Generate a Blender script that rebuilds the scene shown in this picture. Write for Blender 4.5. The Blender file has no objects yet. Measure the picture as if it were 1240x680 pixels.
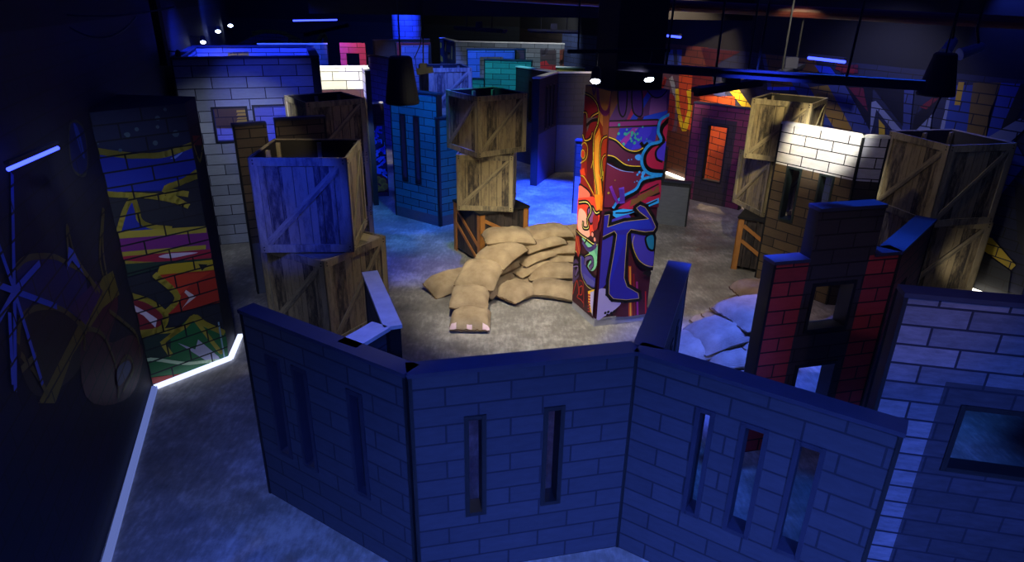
import bpy, math, random
from mathutils import Vector, Matrix, noise
from mathutils.geometry import tessellate_polygon
random.seed(7)
C = bpy.context.scene.collection
# ------------------------------------------------------------------ camera
H = 3.2; F = 795.0
_up = -Vector((589-620, 340-2200, -F)).normalized()
_fw = Vector((0, 0, -1.0)); _fw = (_fw - _fw.dot(_up)*_up).normalized()
_rt = _fw.cross(_up)
RM = Matrix((_rt, _fw, _up))
CAM = Vector((0, 0, H))
cd = bpy.data.cameras.new('camera'); cd.sensor_width = 36; cd.lens = F/1240*36; cd.clip_end = 200; cd.clip_start = 0.05
cam = bpy.data.objects.new('camera', cd); C.objects.link(cam)
cam.matrix_world = Matrix.Translation(CAM) @ RM.to_4x4()
bpy.context.scene.camera = cam
def ray(px, py): return RM @ Vector((px-620, 340-py, -F))
def G(px, py, z):
    d = ray(px, py); t = (z-H)/d.z; return Vector((d.x*t, d.y*t, z))

# ------------------------------------------------------------------ materials
def lin(c):
    o = []
    for v in c[:3]:
        v = v/255
        o.append(v/12.92 if v <= .04045 else ((v+.055)/1.055)**2.4)
    return (*o, 1)
class NT:
    def __init__(s, name):
        s.m = bpy.data.materials.new(name); s.m.use_nodes = True; s.t = s.m.node_tree
        s.b = s.t.nodes['Principled BSDF']
    def n(s, typ, **kw):
        x = s.t.nodes.new(typ)
        for k, v in kw.items(): setattr(x, k, v)
        return x
    def l(s, a, b): s.t.links.new(a, b)
    def math(s, op, a, b=None):
        x = s.n('ShaderNodeMath', operation=op)
        for i, v in enumerate((a, b)):
            if v is None: continue
            if isinstance(v, (int, float)): x.inputs[i].default_value = v
            else: s.l(v, x.inputs[i])
        return x.outputs[0]
    def mix(s, fac, a, b, bt='MIX'):
        x = s.n('ShaderNodeMix', data_type='RGBA', blend_type=bt)
        for i, v in ((0, fac), (6, a), (7, b)):
            if isinstance(v, (int, float)): x.inputs[i].default_value = v
            elif isinstance(v, tuple): x.inputs[i].default_value = v
            else: s.l(v, x.inputs[i])
        return x.outputs[2]
    def noise(s, vec, scale, detail=4, rough=.6):
        x = s.n('ShaderNodeTexNoise'); x.inputs['Scale'].default_value = scale
        x.inputs['Detail'].default_value = detail; x.inputs['Roughness'].default_value = rough
        if vec is not None: s.l(vec, x.inputs['Vector'])
        return x.outputs['Fac']
    def ramp(s, fac, stops):
        x = s.n('ShaderNodeValToRGB'); e = x.color_ramp.elements
        e[0].position, e[0].color = stops[0][0], stops[0][1]
        e[1].position, e[1].color = stops[-1][0], stops[-1][1]
        for p, c in stops[1:-1]:
            q = e.new(p); q.color = c
        s.l(fac, x.inputs[0]); return x.outputs[0]
    def uv(s): return s.n('ShaderNodeTexCoord').outputs['UV']
    def obj(s): return s.n('ShaderNodeTexCoord').outputs['Object']
    def scale(s, vec, sc):
        x = s.n('ShaderNodeMapping'); x.inputs['Scale'].default_value = sc; s.l(vec, x.inputs[0]); return x.outputs[0]
    def bump(s, h, d=.01, st=.4):
        x = s.n('ShaderNodeBump'); x.inputs['Distance'].default_value = d; x.inputs['Strength'].default_value = st
        s.l(h, x.inputs['Height']); s.l(x.outputs[0], s.b.inputs['Normal'])
def plain(name, col, rough=.6, metal=0, nz=.15, sc=12):
    k = NT(name); c = lin(col)
    f = k.noise(k.obj(), sc)
    k.l(k.ramp(f, [(.25, tuple(v*(1-nz) for v in c[:3])+(1,)), (.75, tuple(min(1, v*(1+nz)) for v in c[:3])+(1,))]), k.b.inputs['Base Color'])
    k.b.inputs['Roughness'].default_value = rough; k.b.inputs['Metallic'].default_value = metal
    return k.m
def emis(name, col, st):
    k = NT(name); k.b.inputs['Base Color'].default_value = (0, 0, 0, 1)
    k.b.inputs['Emission Color'].default_value = lin(col); k.b.inputs['Emission Strength'].default_value = st
    return k.m
def brick(name, c1, c2, mortar, row=.12, bw=.36, zones=(), rough=.7, msz=.006, streak=.25):
    """printed brick: zones = (u0,v0,u1,v1,c1,c2,brick?) painted in wall metres"""
    k = NT(name); uv = k.uv()
    def bt(a, b, mo):
        x = k.n('ShaderNodeTexBrick'); x.offset = .5
        k.l(uv, x.inputs['Vector']); x.inputs['Scale'].default_value = 1
        x.inputs['Color1'].default_value = lin(a); x.inputs['Color2'].default_value = lin(b); x.inputs['Mortar'].default_value = lin(mo)
        x.inputs['Brick Width'].default_value = bw; x.inputs['Row Height'].default_value = row
        x.inputs['Mortar Size'].default_value = msz; x.inputs['Mortar Smooth'].default_value = .1; x.inputs['Bias'].default_value = 0
        return x
    b0 = bt(c1, c2, mortar); col = b0.outputs['Color']
    sp = k.n('ShaderNodeSeparateXYZ'); k.l(uv, sp.inputs[0]); U, V = sp.outputs[0], sp.outputs[1]
    for z in zones:
        u0, v0, u1, v1, a, b = z[:6]
        m = k.math('MULTIPLY', k.math('MULTIPLY', k.math('GREATER_THAN', U, u0), k.math('LESS_THAN', U, u1)),
                   k.math('MULTIPLY', k.math('GREATER_THAN', V, v0), k.math('LESS_THAN', V, v1)))
        if len(z) > 6 and not z[6]: c = lin(a)
        else: c = bt(a, b, mortar).outputs['Color']
        col = k.mix(m, col, c)
    f = k.noise(k.scale(uv, (6, 20, 1)), 1.5, 5, .7)
    g = k.ramp(f, [(.3, (1-streak,)*3+(1,)), (.7, (1, 1, 1, 1))])
    col = k.mix(1.0, col, g, 'MULTIPLY')
    k.l(col, k.b.inputs['Base Color']); k.b.inputs['Roughness'].default_value = rough
    return k.m
def paint(name, col, lines=True, row=.12, bw=.36, mort=(4, 4, 8), rough=.55):
    k = NT(name); c = lin(col)
    if lines:
        x = k.n('ShaderNodeTexBrick'); x.offset = .5; k.l(k.uv(), x.inputs['Vector']); x.inputs['Scale'].default_value = 1
        x.inputs['Color1'].default_value = c; x.inputs['Color2'].default_value = tuple(v*.85 for v in c[:3])+(1,)
        x.inputs['Mortar'].default_value = lin(mort)
        x.inputs['Brick Width'].default_value = bw; x.inputs['Row Height'].default_value = row; x.inputs['Mortar Size'].default_value = .007
        k.l(x.outputs[0], k.b.inputs['Base Color'])
    else: k.b.inputs['Base Color'].default_value = c
    k.b.inputs['Roughness'].default_value = rough
    return k.m
def wood(name, dark, light, planks=7, rough=.7):
    k = NT(name); uv = k.uv()
    sp = k.n('ShaderNodeSeparateXYZ'); k.l(uv, sp.inputs[0])
    pid = k.math('FLOOR', k.math('MULTIPLY', sp.outputs[0], planks))
    cb = k.n('ShaderNodeCombineXYZ'); k.l(k.math('MULTIPLY', sp.outputs[0], 6), cb.inputs[0])
    k.l(k.math('MULTIPLY', sp.outputs[1], 1.6), cb.inputs[1]); k.l(k.math('MULTIPLY', pid, 3.71), cb.inputs[2])
    f = k.noise(cb.outputs[0], 3.0, 7, .75)
    wn = k.n('ShaderNodeTexWhiteNoise', noise_dimensions='1D'); k.l(pid, wn.inputs['W'])
    ff = k.math('ADD', f, k.math('MULTIPLY', k.math('SUBTRACT', wn.outputs[0], .5), .26))
    k.l(k.ramp(ff, [(.34, lin(dark)), (.47, lin(tuple((a+2*b)/3 for a, b in zip(dark, light)))), (.6, lin(light))]), k.b.inputs['Base Color'])
    k.b.inputs['Roughness'].default_value = rough; k.bump(f, .004, .3)
    return k.m

M = {}
M['cap'] = plain('blue_black_cap_paint', (44, 48, 66), .45)
M['capw'] = plain('pale_cap_edge', (205, 205, 198), .5)
M['frame'] = plain('black_trim_paint', (16, 19, 22), .5)
M['slitframe'] = plain('slate_slit_edging', (34, 38, 54), .5)
M['gframe'] = plain('dark_green_window_trim', (30, 42, 40), .5)
M['black'] = plain('matt_black_paint', (9, 9, 12), .8)
M['metal'] = plain('dark_steel', (40, 42, 50), .4, .6)
M['fixture'] = plain('blue_grey_fixture_metal', (26, 29, 52), .5, .1)
M['pipe'] = plain('red_oxide_pipe_paint', (95, 38, 30), .5)
M['white_metal'] = plain('off_white_camera_plastic', (120, 122, 130), .4)
M['crate_dark'] = wood('weathered_crate_wood', (64, 56, 44), (156, 138, 98))
M['crate_rail'] = wood('weathered_crate_rail_wood', (96, 87, 68), (166, 150, 108), 3)
M['crate_back'] = plain('dark_crate_lining', (40, 36, 28), .8)
M['crate_edge'] = plain('pale_crate_edge_highlight', (148, 138, 108), .8)  # side faces paler than the rail wood: painted edge highlights
M['crate_in'] = wood('inner_plywood', (120, 108, 80), (170, 155, 115), 2)
M['darkplank'] = wood('near_black_planks', (26, 22, 20), (66, 56, 48))
M['tan'] = plain('tan_orange_frame_paint', (170, 112, 50), .6)
M['plinth'] = plain('grey_plinth_paint', (88, 92, 100), .7)
M['bolt'] = plain('dark_bolt', (40, 38, 34), .4, .5)

k = NT('painted_concrete_floor'); o = k.obj()
f1 = k.noise(o, 1.1, 8, .65); f2 = k.noise(o, 7, 6, .7); f3 = k.noise(k.scale(o, (1, .3, 1)), 30, 3, .6)
ff = k.math('ADD', k.math('MULTIPLY', f1, .55), k.math('ADD', k.math('MULTIPLY', f2, .25), k.math('MULTIPLY', f3, .2)))
k.l(k.ramp(ff, [(.38, lin((84, 80, 70))), (.5, lin((124, 120, 108))), (.6, lin((172, 166, 152)))]), k.b.inputs['Base Color'])
k.l(k.ramp(f2, [(.3, (.32, .32, .32, 1)), (.7, (.6, .6, .6, 1))]), k.b.inputs['Roughness']); k.bump(f2, .004, .25)
M['floor'] = k.m
k = NT('burlap'); o = k.obj()
w1 = k.n('ShaderNodeTexWave'); w1.inputs['Scale'].default_value = 55; w1.inputs['Distortion'].default_value = 1.5; k.l(o, w1.inputs[0])
w2 = k.n('ShaderNodeTexWave', bands_direction='Y'); w2.inputs['Scale'].default_value = 55; w2.inputs['Distortion'].default_value = 1.5; k.l(o, w2.inputs[0])
n1 = k.noise(o, 5, 5, .6)
k.l(k.ramp(n1, [(.3, lin((146, 124, 90))), (.7, lin((190, 168, 128)))]), k.b.inputs['Base Color'])
k.b.inputs['Roughness'].default_value = .95
k.bump(k.math('ADD', k.math('MULTIPLY', k.math('ADD', w1.outputs[1], w2.outputs[1]), .15), k.noise(k.scale(o, (1, 2.6, 1)), 8, 5, .7)), .035, .6)
M['burlap'] = k.m
M['seam'] = plain('burlap_seam', (96, 74, 44), .95)
M['stain'] = plain('white_pink_stain', (230, 200, 195), .9)

# ------------------------------------------------------------------ mesh builder
class MB:
    def __init__(s): s.v = []; s.f = []; s.uv = []; s.mi = []
    def face(s, pts, uv=None, mi=0):
        i = len(s.v); pts = [Vector(p) for p in pts]; s.v += pts; s.f.append(tuple(range(i, i+len(pts))))
        if uv is None:
            n = (pts[1]-pts[0]).cross(pts[-1]-pts[0])
            a = max(range(3), key=lambda q: abs(n[q]))
            ax = [(1, 2), (0, 2), (0, 1)][a]; uv = [(p[ax[0]], p[ax[1]]) for p in pts]
        s.uv.append(uv); s.mi.append(mi)
    def box(s, a, b, M4=None, mi=0):
        (x0, y0, z0), (x1, y1, z1) = a, b
        c = [Vector(p) for p in ((x0,y0,z0),(x1,y0,z0),(x1,y1,z0),(x0,y1,z0),(x0,y0,z1),(x1,y0,z1),(x1,y1,z1),(x0,y1,z1))]
        for q in ((0,1,5,4),(1,2,6,5),(2,3,7,6),(3,0,4,7),(4,5,6,7),(3,2,1,0)):
            pts = [c[i] for i in q]; n = (pts[1]-pts[0]).cross(pts[-1]-pts[0])
            ax = [(1, 2), (0, 2), (0, 1)][max(range(3), key=lambda t: abs(n[t]))]
            uv = [(p[ax[0]], p[ax[1]]) for p in pts]
            s.face([M4 @ p for p in pts] if M4 else pts, uv, mi)
    def edges(s, n, mi=1):
        for i, f in enumerate(s.f):
            q = [s.v[j] for j in f]; k_ = (q[1]-q[0]).cross(q[-1]-q[0]).normalized()
            if abs(k_.dot(n)) < .5: s.mi[i] = mi
    def bar(s, p, q, w, h, upv=(0, 0, 1), mi=0):
        p, q = Vector(p), Vector(q); d = q-p; L = d.length; d = d/L
        u = Vector(upv); sx = d.cross(u)
        if sx.length < 1e-4: sx = Vector((1, 0, 0))
        sx.normalize(); uu = sx.cross(d)
        m = Matrix((( sx.x, d.x, uu.x, p.x), (sx.y, d.y, uu.y, p.y), (sx.z, d.z, uu.z, p.z), (0, 0, 0, 1)))
        s.box((-w/2, 0, -h/2), (w/2, L, h/2), m, mi)
    def tube(s, pts, r, seg=8, mi=0, caps=True):
        pts = [Vector(p) for p in pts]; rings = []
        rr = r if isinstance(r, (list, tuple)) else [r]*len(pts)
        for i, p in enumerate(pts):
            d = (pts[min(i+1, len(pts)-1)]-pts[max(i-1, 0)]).normalized()
            a = d.cross(Vector((0, 0, 1)));
            if a.length < 1e-3: a = d.cross(Vector((0, 1, 0)))
            a.normalize(); b = a.cross(d)
            rings.append([p+rr[i]*(math.cos(t)*a+math.sin(t)*b) for t in [2*math.pi*j/seg for j in range(seg)]])
        for i in range(len(rings)-1):
            for j in range(seg):
                jj = (j+1) % seg
                s.face([rings[i][jj], rings[i][j], rings[i+1][j], rings[i+1][jj]], mi=mi)
        if caps:
            s.face(rings[0], mi=mi); s.face(rings[-1][::-1], mi=mi)
    def build(s, name, mats, parent=None, origin=None, smooth=False, merge=False):
        me = bpy.data.meshes.new(name)
        O = Vector(origin) if origin is not None else Vector((0, 0, 0))
        me.from_pydata([tuple(v-O) for v in s.v], [], s.f)
        ul = me.uv_layers.new(name='UVMap'); i = 0
        for fuv in s.uv:
            for t in fuv: ul.data[i].uv = t; i += 1
        for m_ in (mats if isinstance(mats, (list, tuple)) else [mats]): me.materials.append(m_)
        for p, mi in zip(me.polygons, s.mi): p.material_index = mi; p.use_smooth = smooth
        if merge:
            import bmesh
            bm = bmesh.new(); bm.from_mesh(me); bmesh.ops.remove_doubles(bm, verts=bm.verts, dist=1e-5)
            bmesh.ops.recalc_face_normals(bm, faces=bm.faces); bm.to_mesh(me); bm.free()
        me.update()
        ob = bpy.data.objects.new(name, me); C.objects.link(ob); ob.location = O
        if parent is not None:
            ob.parent = parent; ob.location = O - world_loc(parent)
        return ob
def world_loc(o):
    v = Vector(o.location)
    while o.parent: o = o.parent; v += o.location
    return v
def tag(o, label, cat, group=None):
    o['label'] = label; o['category'] = cat
    if group: o['group'] = group
    return o
def thing(name, loc, label, cat, group=None):
    o = bpy.data.objects.new(name, None); C.objects.link(o); o.location = loc; o.empty_display_size = .1
    return tag(o, label, cat, group)
def struct(o): o['kind'] = 'structure'; return o

# ------------------------------------------------------------------ walls of the maze
def panel(parent, A, B, prof, mat, holes=(), t=.1, cap='cap', frame='frame', name='wall_panel', uoff=0, capw=.015, plinth=False, frames=True, ends=(True, True)):
    """A->B is the face toward the viewer, left to right; thickness goes away. prof = height or [(u0,u1,h)] in metres"""
    A = Vector((A[0], A[1], 0)); B = Vector((B[0], B[1], 0)); L = (B-A).length; d = (B-A)/L; n = Vector((-d.y, d.x, 0))
    if isinstance(prof, (int, float)): prof = [(0, L, prof)]
    prof = [(u0, min(u1, L), h) for u0, u1, h in prof]
    W = lambda u, y, z: A + d*u + n*y + Vector((0, 0, z))
    us = sorted({round(x, 4) for p in prof for x in p[:2]} | {round(x, 4) for h in holes for x in h[:2]})
    zs = sorted({0} | {round(p[2], 4) for p in prof} | {round(x, 4) for h in holes for x in h[2:4]})
    us = [u for u in us if 0 <= u <= L+1e-4]
    def solid(i, j):
        if i < 0 or j < 0 or i >= len(us)-1 or j >= len(zs)-1: return False
        u, z = (us[i]+us[i+1])/2, (zs[j]+zs[j+1])/2
        if not any(p[0] <= u <= p[1] and z < p[2] for p in prof): return False
        return not any(h[0] < u < h[1] and h[2] < z < h[3] for h in holes)
    mb = MB()
    for i in range(len(us)-1):
        for j in range(len(zs)-1):
            if not solid(i, j): continue
            u0, u1, z0, z1 = us[i], us[i+1], zs[j], zs[j+1]
            uv = [(u0+uoff, z0), (u1+uoff, z0), (u1+uoff, z1), (u0+uoff, z1)]
            mb.face([W(u0,0,z0), W(u1,0,z0), W(u1,0,z1), W(u0,0,z1)], uv)
            mb.face([W(u1,t,z0), W(u0,t,z0), W(u0,t,z1), W(u1,t,z1)], [uv[1], uv[0], uv[3], uv[2]])
            if not solid(i-1, j): mb.face([W(u0,t,z0), W(u0,0,z0), W(u0,0,z1), W(u0,t,z1)], mi=1)
            if not solid(i+1, j): mb.face([W(u1,0,z0), W(u1,t,z0), W(u1,t,z1), W(u1,0,z1)], mi=1)
            if not solid(i, j+1): mb.face([W(u0,0,z1), W(u1,0,z1), W(u1,t,z1), W(u0,t,z1)], mi=1)
            if not solid(i, j-1): mb.face([W(u0,t,z0), W(u1,t,z0), W(u1,0,z0), W(u0,0,z0)], mi=1)
    mid = W(L/2, t/2, 0)
    po = mb.build(name, [M.get(mat, mat) if isinstance(mat, str) else mat, M['frame']], parent, mid)
    R4 = Matrix(((d.x, n.x, 0, A.x), (d.y, n.y, 0, A.y), (0, 0, 1, 0), (0, 0, 0, 1)))
    if cap:
        cb = MB()
        for k_, (u0, u1, h) in enumerate(prof):
            if h > .3: cb.box((u0-(capw if k_ == 0 else 0), -capw, h+.001), (u1+(capw if k_ == len(prof)-1 else 0), t+capw, h+.025), R4)
        cb.build('cap_rail', M[cap], po, mid)
    if frames:
        for (u0, u1, z0, z1) in holes:
            if z1 >= max(p[2] for p in prof)-.01 or z0 <= 0.01: continue
            fb = MB(); w = .022; o_ = .008
            for a, b in (((u0-w, -o_, z0-w), (u0+.004, t+o_, z1+w)), ((u1-.004, -o_, z0-w), (u1+w, t+o_, z1+w)), ((u0, -o_, z0-w), (u1, t+o_, z0+.004)), ((u0, -o_, z1-.004), (u1, t+o_, z1+w))):
                fb.box(a, b, R4)
            fb.build('window_frame', M[frame], po, mid)
    w = .02
    for u, h, yes in ((0, prof[0][2], ends[0]), (L, prof[-1][2], ends[1])):
        if yes:
            e = MB(); e.box((u-w/2, -.006, 0), (u+w/2, t+.006, h), R4); e.build('corner_trim', M['frame'], po, mid)
    return po

# brick skins
NAVY = (5, 7, 14)
M['b_house'] = brick('white_house_brick', (150, 156, 168), (116, 122, 136), (26, 30, 48), .14, .42, streak=.2)
M['b_brown'] = brick('dark_brown_brick', (98, 84, 66), (70, 60, 48), (18, 16, 16), .1, .3, zones=[(-9, -1, 9, .62, (88, 94, 104), 0, 0)])
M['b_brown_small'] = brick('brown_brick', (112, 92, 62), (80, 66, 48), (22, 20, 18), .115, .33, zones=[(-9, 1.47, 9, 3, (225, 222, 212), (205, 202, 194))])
M['b_shadeside'] = brick('shaded_side_brick', (60, 52, 44), (44, 40, 36), (14, 14, 16), .115, .33, zones=[(-9, 1.47, 9, 3, (190, 190, 200), (170, 170, 180))])  # the block's brick in darker tones: side shade painted in
M['b_bunker'] = brick('slate_grey_brick', (58, 62, 72), (50, 54, 64), (24, 28, 40), .12, .36)
QD = (48, 46, 50)
M['b_red'] = brick('red_brick_dark_quoins', (160, 52, 52), (126, 40, 44), (14, 10, 14), .11, .30, zones=[(.27, -1, .76, 1.58, QD, (40, 38, 42)), (-1, 1.58, 9, 3, (46, 44, 46), (38, 36, 40))])
M['b_redwing'] = brick('red_brick_plain', (120, 50, 52), (96, 40, 44), (16, 12, 16), .11, .30)
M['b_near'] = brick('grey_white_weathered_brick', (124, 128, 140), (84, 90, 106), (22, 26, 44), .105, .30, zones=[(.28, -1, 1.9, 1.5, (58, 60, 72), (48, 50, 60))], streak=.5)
M['b_teal'] = brick('teal_brick', (44, 116, 124), (30, 92, 104), (6, 12, 22), .115, .34, zones=[(-9, -1, 9, .16, (80, 84, 92), 0, 0)])
M['b_tealfar'] = brick('bright_teal_brick', (70, 160, 150), (50, 130, 126), (10, 30, 40), .115, .36)
M['b_dark'] = brick('near_black_brick', (34, 34, 42), (26, 26, 34), (8, 8, 12), .11, .33, zones=[(-9, -1, 9, .95, (66, 72, 104), 0, 0)])  # plain base tinted blue: the blue light on it is painted in
M['b_darkmini'] = brick('dark_half_wall_brick', (42, 46, 44), (32, 36, 36), (10, 12, 12), .11, .33, zones=[(-9, -1, 9, .62, (108, 114, 118), 0, 0)])
M['b_purple'] = brick('maroon_brick', (110, 40, 74), (86, 32, 60), (14, 8, 14), .105, .3, zones=[(.18, -1, .8, 1.44, (48, 38, 48), (38, 32, 42))])
M['b_m'] = brick('white_over_maroon_brick', (70, 32, 46), (56, 28, 40), (14, 10, 14), .14, .42, zones=[(-9, 1.82, 9, 3, (205, 202, 186), (180, 178, 166))])
M['b_mend'] = brick('white_over_brown_brick', (100, 86, 60), (84, 72, 52), (14, 10, 14), .14, .42, zones=[(-9, 1.72, 9, 3, (225, 220, 200), (200, 196, 180))])
M['b_blue'] = brick('pale_blue_brick', (90, 106, 160), (70, 86, 140), (14, 18, 40), .14, .42)
M['b_grey'] = brick('grey_stone_brick', (110, 118, 124), (84, 92, 98), (22, 24, 30), .11, .34)
M['b_darkred'] = brick('dull_red_brick', (120, 44, 40), (96, 36, 34), (16, 10, 12), .14, .42)
M['b_yellow'] = brick('yellow_brick', (170, 140, 50), (140, 112, 40), (30, 24, 12), .14, .42)
M['b_black'] = brick('black_green_brick', (24, 32, 36), (20, 27, 31), (8, 10, 12), .14, .42)

# ------------------------------------------------------------------ room shell
def quadobj(name, pts, uvs, mat):
    mb = MB(); mb.face(pts, uvs); return struct(mb.build(name, mat))
fl = MB(); fl.box((-12, -1.5, -.1), (10, 27, 0)); struct(fl.build('floor', M['floor']))
cl = MB(); cl.box((-12, -1.5, 3.9), (10, 27, 4.0)); struct(cl.build('ceiling', M['black']))
LW0, LWd = Vector((-3.18, 4.98, 0)), Vector((-.68, 1.97, 0)).normalized()
def shellwall(name, A, B, h0, mat, t=.15, h1=3.9):
    A = Vector((A[0], A[1], 0)); B = Vector((B[0], B[1], 0)); L = (B-A).length; d = (B-A)/L; n = Vector((-d.y, d.x, 0))
    R4 = Matrix(((d.x, n.x, 0, A.x), (d.y, n.y, 0, A.y), (0, 0, 1, 0), (0, 0, 0, 1)))
    mb = MB(); mb.box((0, 0, 0), (L, t, h0), R4, 0); mb.box((0, 0, h0), (L, t, h1), R4, 1)
    return struct(mb.build(name, [mat, M['black']])), A, d
PLW = brick('wall_print_left', (16, 20, 44), (12, 16, 36), (4, 5, 12), .12, .36)
la = LW0 + LWd*-6.0; lb = LW0 + LWd*20.4
wl, WLA, WLd = shellwall('wall_left', la, lb, 3.0, PLW, t=.15)
wl.data.transform(Matrix.Identity(4))
MRW = brick('wall_print_right', (34, 44, 84), (26, 36, 70), (5, 6, 12), .12, .36, zones=[(3.6, -1, 8.6, 3, (30, 34, 56), (24, 28, 48)), (8.6, -1, 12.4, 3, (84, 34, 20), (70, 28, 18))])
RA, RB = (.1, 20.0), (5.93, 7.0)
MRW2 = brick('wall_print_right_mural', (30, 36, 66), (24, 30, 56), (4, 5, 9), .12, .36, zones=[(0, -1, 2.6, 3, (50, 40, 34), (40, 32, 30)), (2.6, -1, 5.2, 3, (52, 66, 104), (40, 54, 92)), (5.2, -1, 8.2, 3, (96, 44, 28), (80, 36, 24))])
wr, WRA, WRd = shellwall('wall_right', RA, RB, 2.47, MRW2)
shellwall('wall_far_right', RB, (9.6, 5.6), 2.47, brick('wall_print_corner', (74, 84, 130), (56, 66, 112), (8, 10, 22), .12, .36))
shellwall('wall_back', (-9.9, 24.3), (.1, 20.0), 2.5, M['b_black'])

# ------------------------------------------------------------------ painting on real surfaces
def clip(poly, rect):
    u0, u1, v0, v1 = rect
    for ax, lim, sg in ((0, u0, 1), (0, u1, -1), (1, v0, 1), (1, v1, -1)):
        out = []
        for i in range(len(poly)):
            p, q = poly[i-1], poly[i]; ip = (p[ax]-lim)*sg >= 0; iq = (q[ax]-lim)*sg >= 0
            if ip != iq:
                t = (lim-p[ax])/(q[ax]-p[ax]); out.append((p[0]+t*(q[0]-p[0]), p[1]+t*(q[1]-p[1])))
            if iq: out.append(q)
        poly = out
        if len(poly) < 3: return []
    return poly
def spline(pts, closed, n=5):
    out = []; N = len(pts)
    rng = range(N) if closed else range(N-1)
    for i in rng:
        g = lambda j: pts[j % N] if closed else pts[max(0, min(N-1, j))]
        p0, p1, p2, p3 = g(i-1), g(i), g(i+1), g(i+2)
        for k_ in range(n):
            t = k_/n
            out.append(tuple(.5*((2*p1[a])+(-p0[a]+p2[a])*t+(2*p0[a]-5*p1[a]+4*p2[a]-p3[a])*t*t+(-p0[a]+3*p1[a]-3*p2[a]+p3[a])*t**3) for a in (0, 1)))
    if not closed: out.append(pts[-1])
    return out
class Art:
    """flat artwork painted on the vertical plane through A along d; shapes kept in wall metres"""
    def __init__(s, A, B, z0, z1, crop, lines=True, u0=0, u1=None, row=.12, bw=.36):
        s.A = Vector((A[0], A[1], 0)); B = Vector((B[0], B[1], 0)); s.d = (B-s.A).normalized(); s.L = (B-s.A).length
        s.n = Vector((s.d.y, -s.d.x, 0)); s.rect = (u0, u1 if u1 else s.L, z0, z1)
        s.mb = MB(); s.mats = []; s.idx = {}; s.layer = 0; s.crop = crop; s.lines = lines; s.row = row; s.bw = bw
    def mi(s, col):
        if col not in s.idx:
            s.idx[col] = len(s.mats)
            key = ('P', col, s.lines, s.row)
            if key not in M: M[key] = paint('paint_%d_%d_%d' % col, col, s.lines, s.row, s.bw)
            s.mats.append(M[key])
        return s.idx[col]
    def w(s, p):
        cx, cy, sc = s.crop; d = ray(cx+p[0]*sc, cy+p[1]*sc)
        den = d.dot(s.n); t = (s.A-CAM).dot(s.n)/den; q = CAM+d*t
        return ((q-s.A).dot(s.d), q.z)
    def poly(s, uv, col):
        uv = clip(uv, s.rect)
        if len(uv) < 3: return
        e = .0015+.0004*s.layer
        tri = tessellate_polygon([[Vector((a, b, 0)) for a, b in uv]])
        P = lambda q: s.A+s.d*q[0]+s.n*e+Vector((0, 0, q[1]))
        for a, b, c in tri:
            A_, B_, C_ = uv[a], uv[b], uv[c]
            if (B_[0]-A_[0])*(C_[1]-A_[1])-(B_[1]-A_[1])*(C_[0]-A_[0]) < 0: B_, C_ = C_, B_
            s.mb.face([P(A_), P(B_), P(C_)], [A_, B_, C_], s.mi(col))
    def fill(s, pts, col, sm=False, out=None, ow=.012):
        s.layer += 1; uv = [s.w(p) for p in pts]
        if sm: uv = spline(uv, True)
        s.poly(uv, col)
        if out: s.stroke(None, out, ow, uv=uv+[uv[0]])
    def stroke(s, pts, col, wd=.015, sm=True, uv=None):
        s.layer += 1
        if uv is None:
            uv = [s.w(p) for p in pts]
            if sm and len(uv) > 2: uv = spline(uv, False)
        for i in range(len(uv)-1):
            (a, b), (c, d_) = uv[i], uv[i+1]; dx, dy = c-a, d_-b; l = math.hypot(dx, dy)
            if l < 1e-5: continue
            nx, ny = -dy/l*wd/2, dx/l*wd/2; ex, ey = dx/l*wd*.3, dy/l*wd*.3
            s.poly([(a-nx-ex, b-ny-ey), (c-nx+ex, d_-ny+ey), (c+nx+ex, d_+ny+ey), (a+nx-ex, b+ny-ey)], col)
    def dot(s, p, r, col):
        s.layer += 1; u, v = s.w(p); s.poly([(u+r*math.cos(t*math.pi/5), v+r*math.sin(t*math.pi/5)) for t in range(10)], col)
    def build(s, parent=None, name='graffiti'):
        return s.mb.build(name, s.mats, parent, s.A)
K = .2353
exec("""
YEL=(215,190,40); BLK=(8,6,10); CYA=(40,160,240); CRI=(160,18,64); MAR=(74,10,44)
""")
# ---- graffiti pillar ------------------------------------------------------------
PN, PR, PL = Vector((.89, 6.29, 0)), Vector((1.475, 6.475, 0)), Vector((.70, 6.755, 0)); PB = PR+PL-PN
pil = thing('graffiti_pillar', PN+(PB-PN)*.5, 'tall square pillar wrapped in red, orange and blue graffiti art beside the sandbags', 'pillar')
mb = MB()
for a, b, mi in ((PN, PR, 0), (PR, PB, 0), (PB, PL, 0), (PL, PN, 0)):
    mb.face([a+Vector((0,0,.09)), b+Vector((0,0,.09)), b+Vector((0,0,2.44)), a+Vector((0,0,2.44))])
ctr = (PN+PB)/2
mb.face([p+Vector((0,0,2.44)) for p in (PN, PR, PB, PL)])
mb.build('art_panel', paint('pillar_base_maroon', (66, 12, 36), False), pil, ctr)
mb = MB(); q = [ctr+(p-ctr)*1.03 for p in (PN, PR, PB, PL)]
for i in range(4): mb.face([q[i], q[(i+1) % 4], q[(i+1) % 4]+Vector((0,0,.09)), q[i]+Vector((0,0,.09))])
mb.face([p+Vector((0,0,.09)) for p in q]); mb.build('base_plinth', plain('scuffed_concrete_plinth', (150, 150, 150), .7), pil, ctr)
c1, c2 = (695, 90, K), (685, 240, K)
a = Art(PN, PR, .09, 2.44, c1, False)
F_, S_ = a.fill, a.stroke
F_([(200,70),(300,70),(240,235),(170,250),(160,230)], (128,72,48)); F_([(262,70),(500,60),(490,200),(175,245)], (84,40,104))
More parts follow.
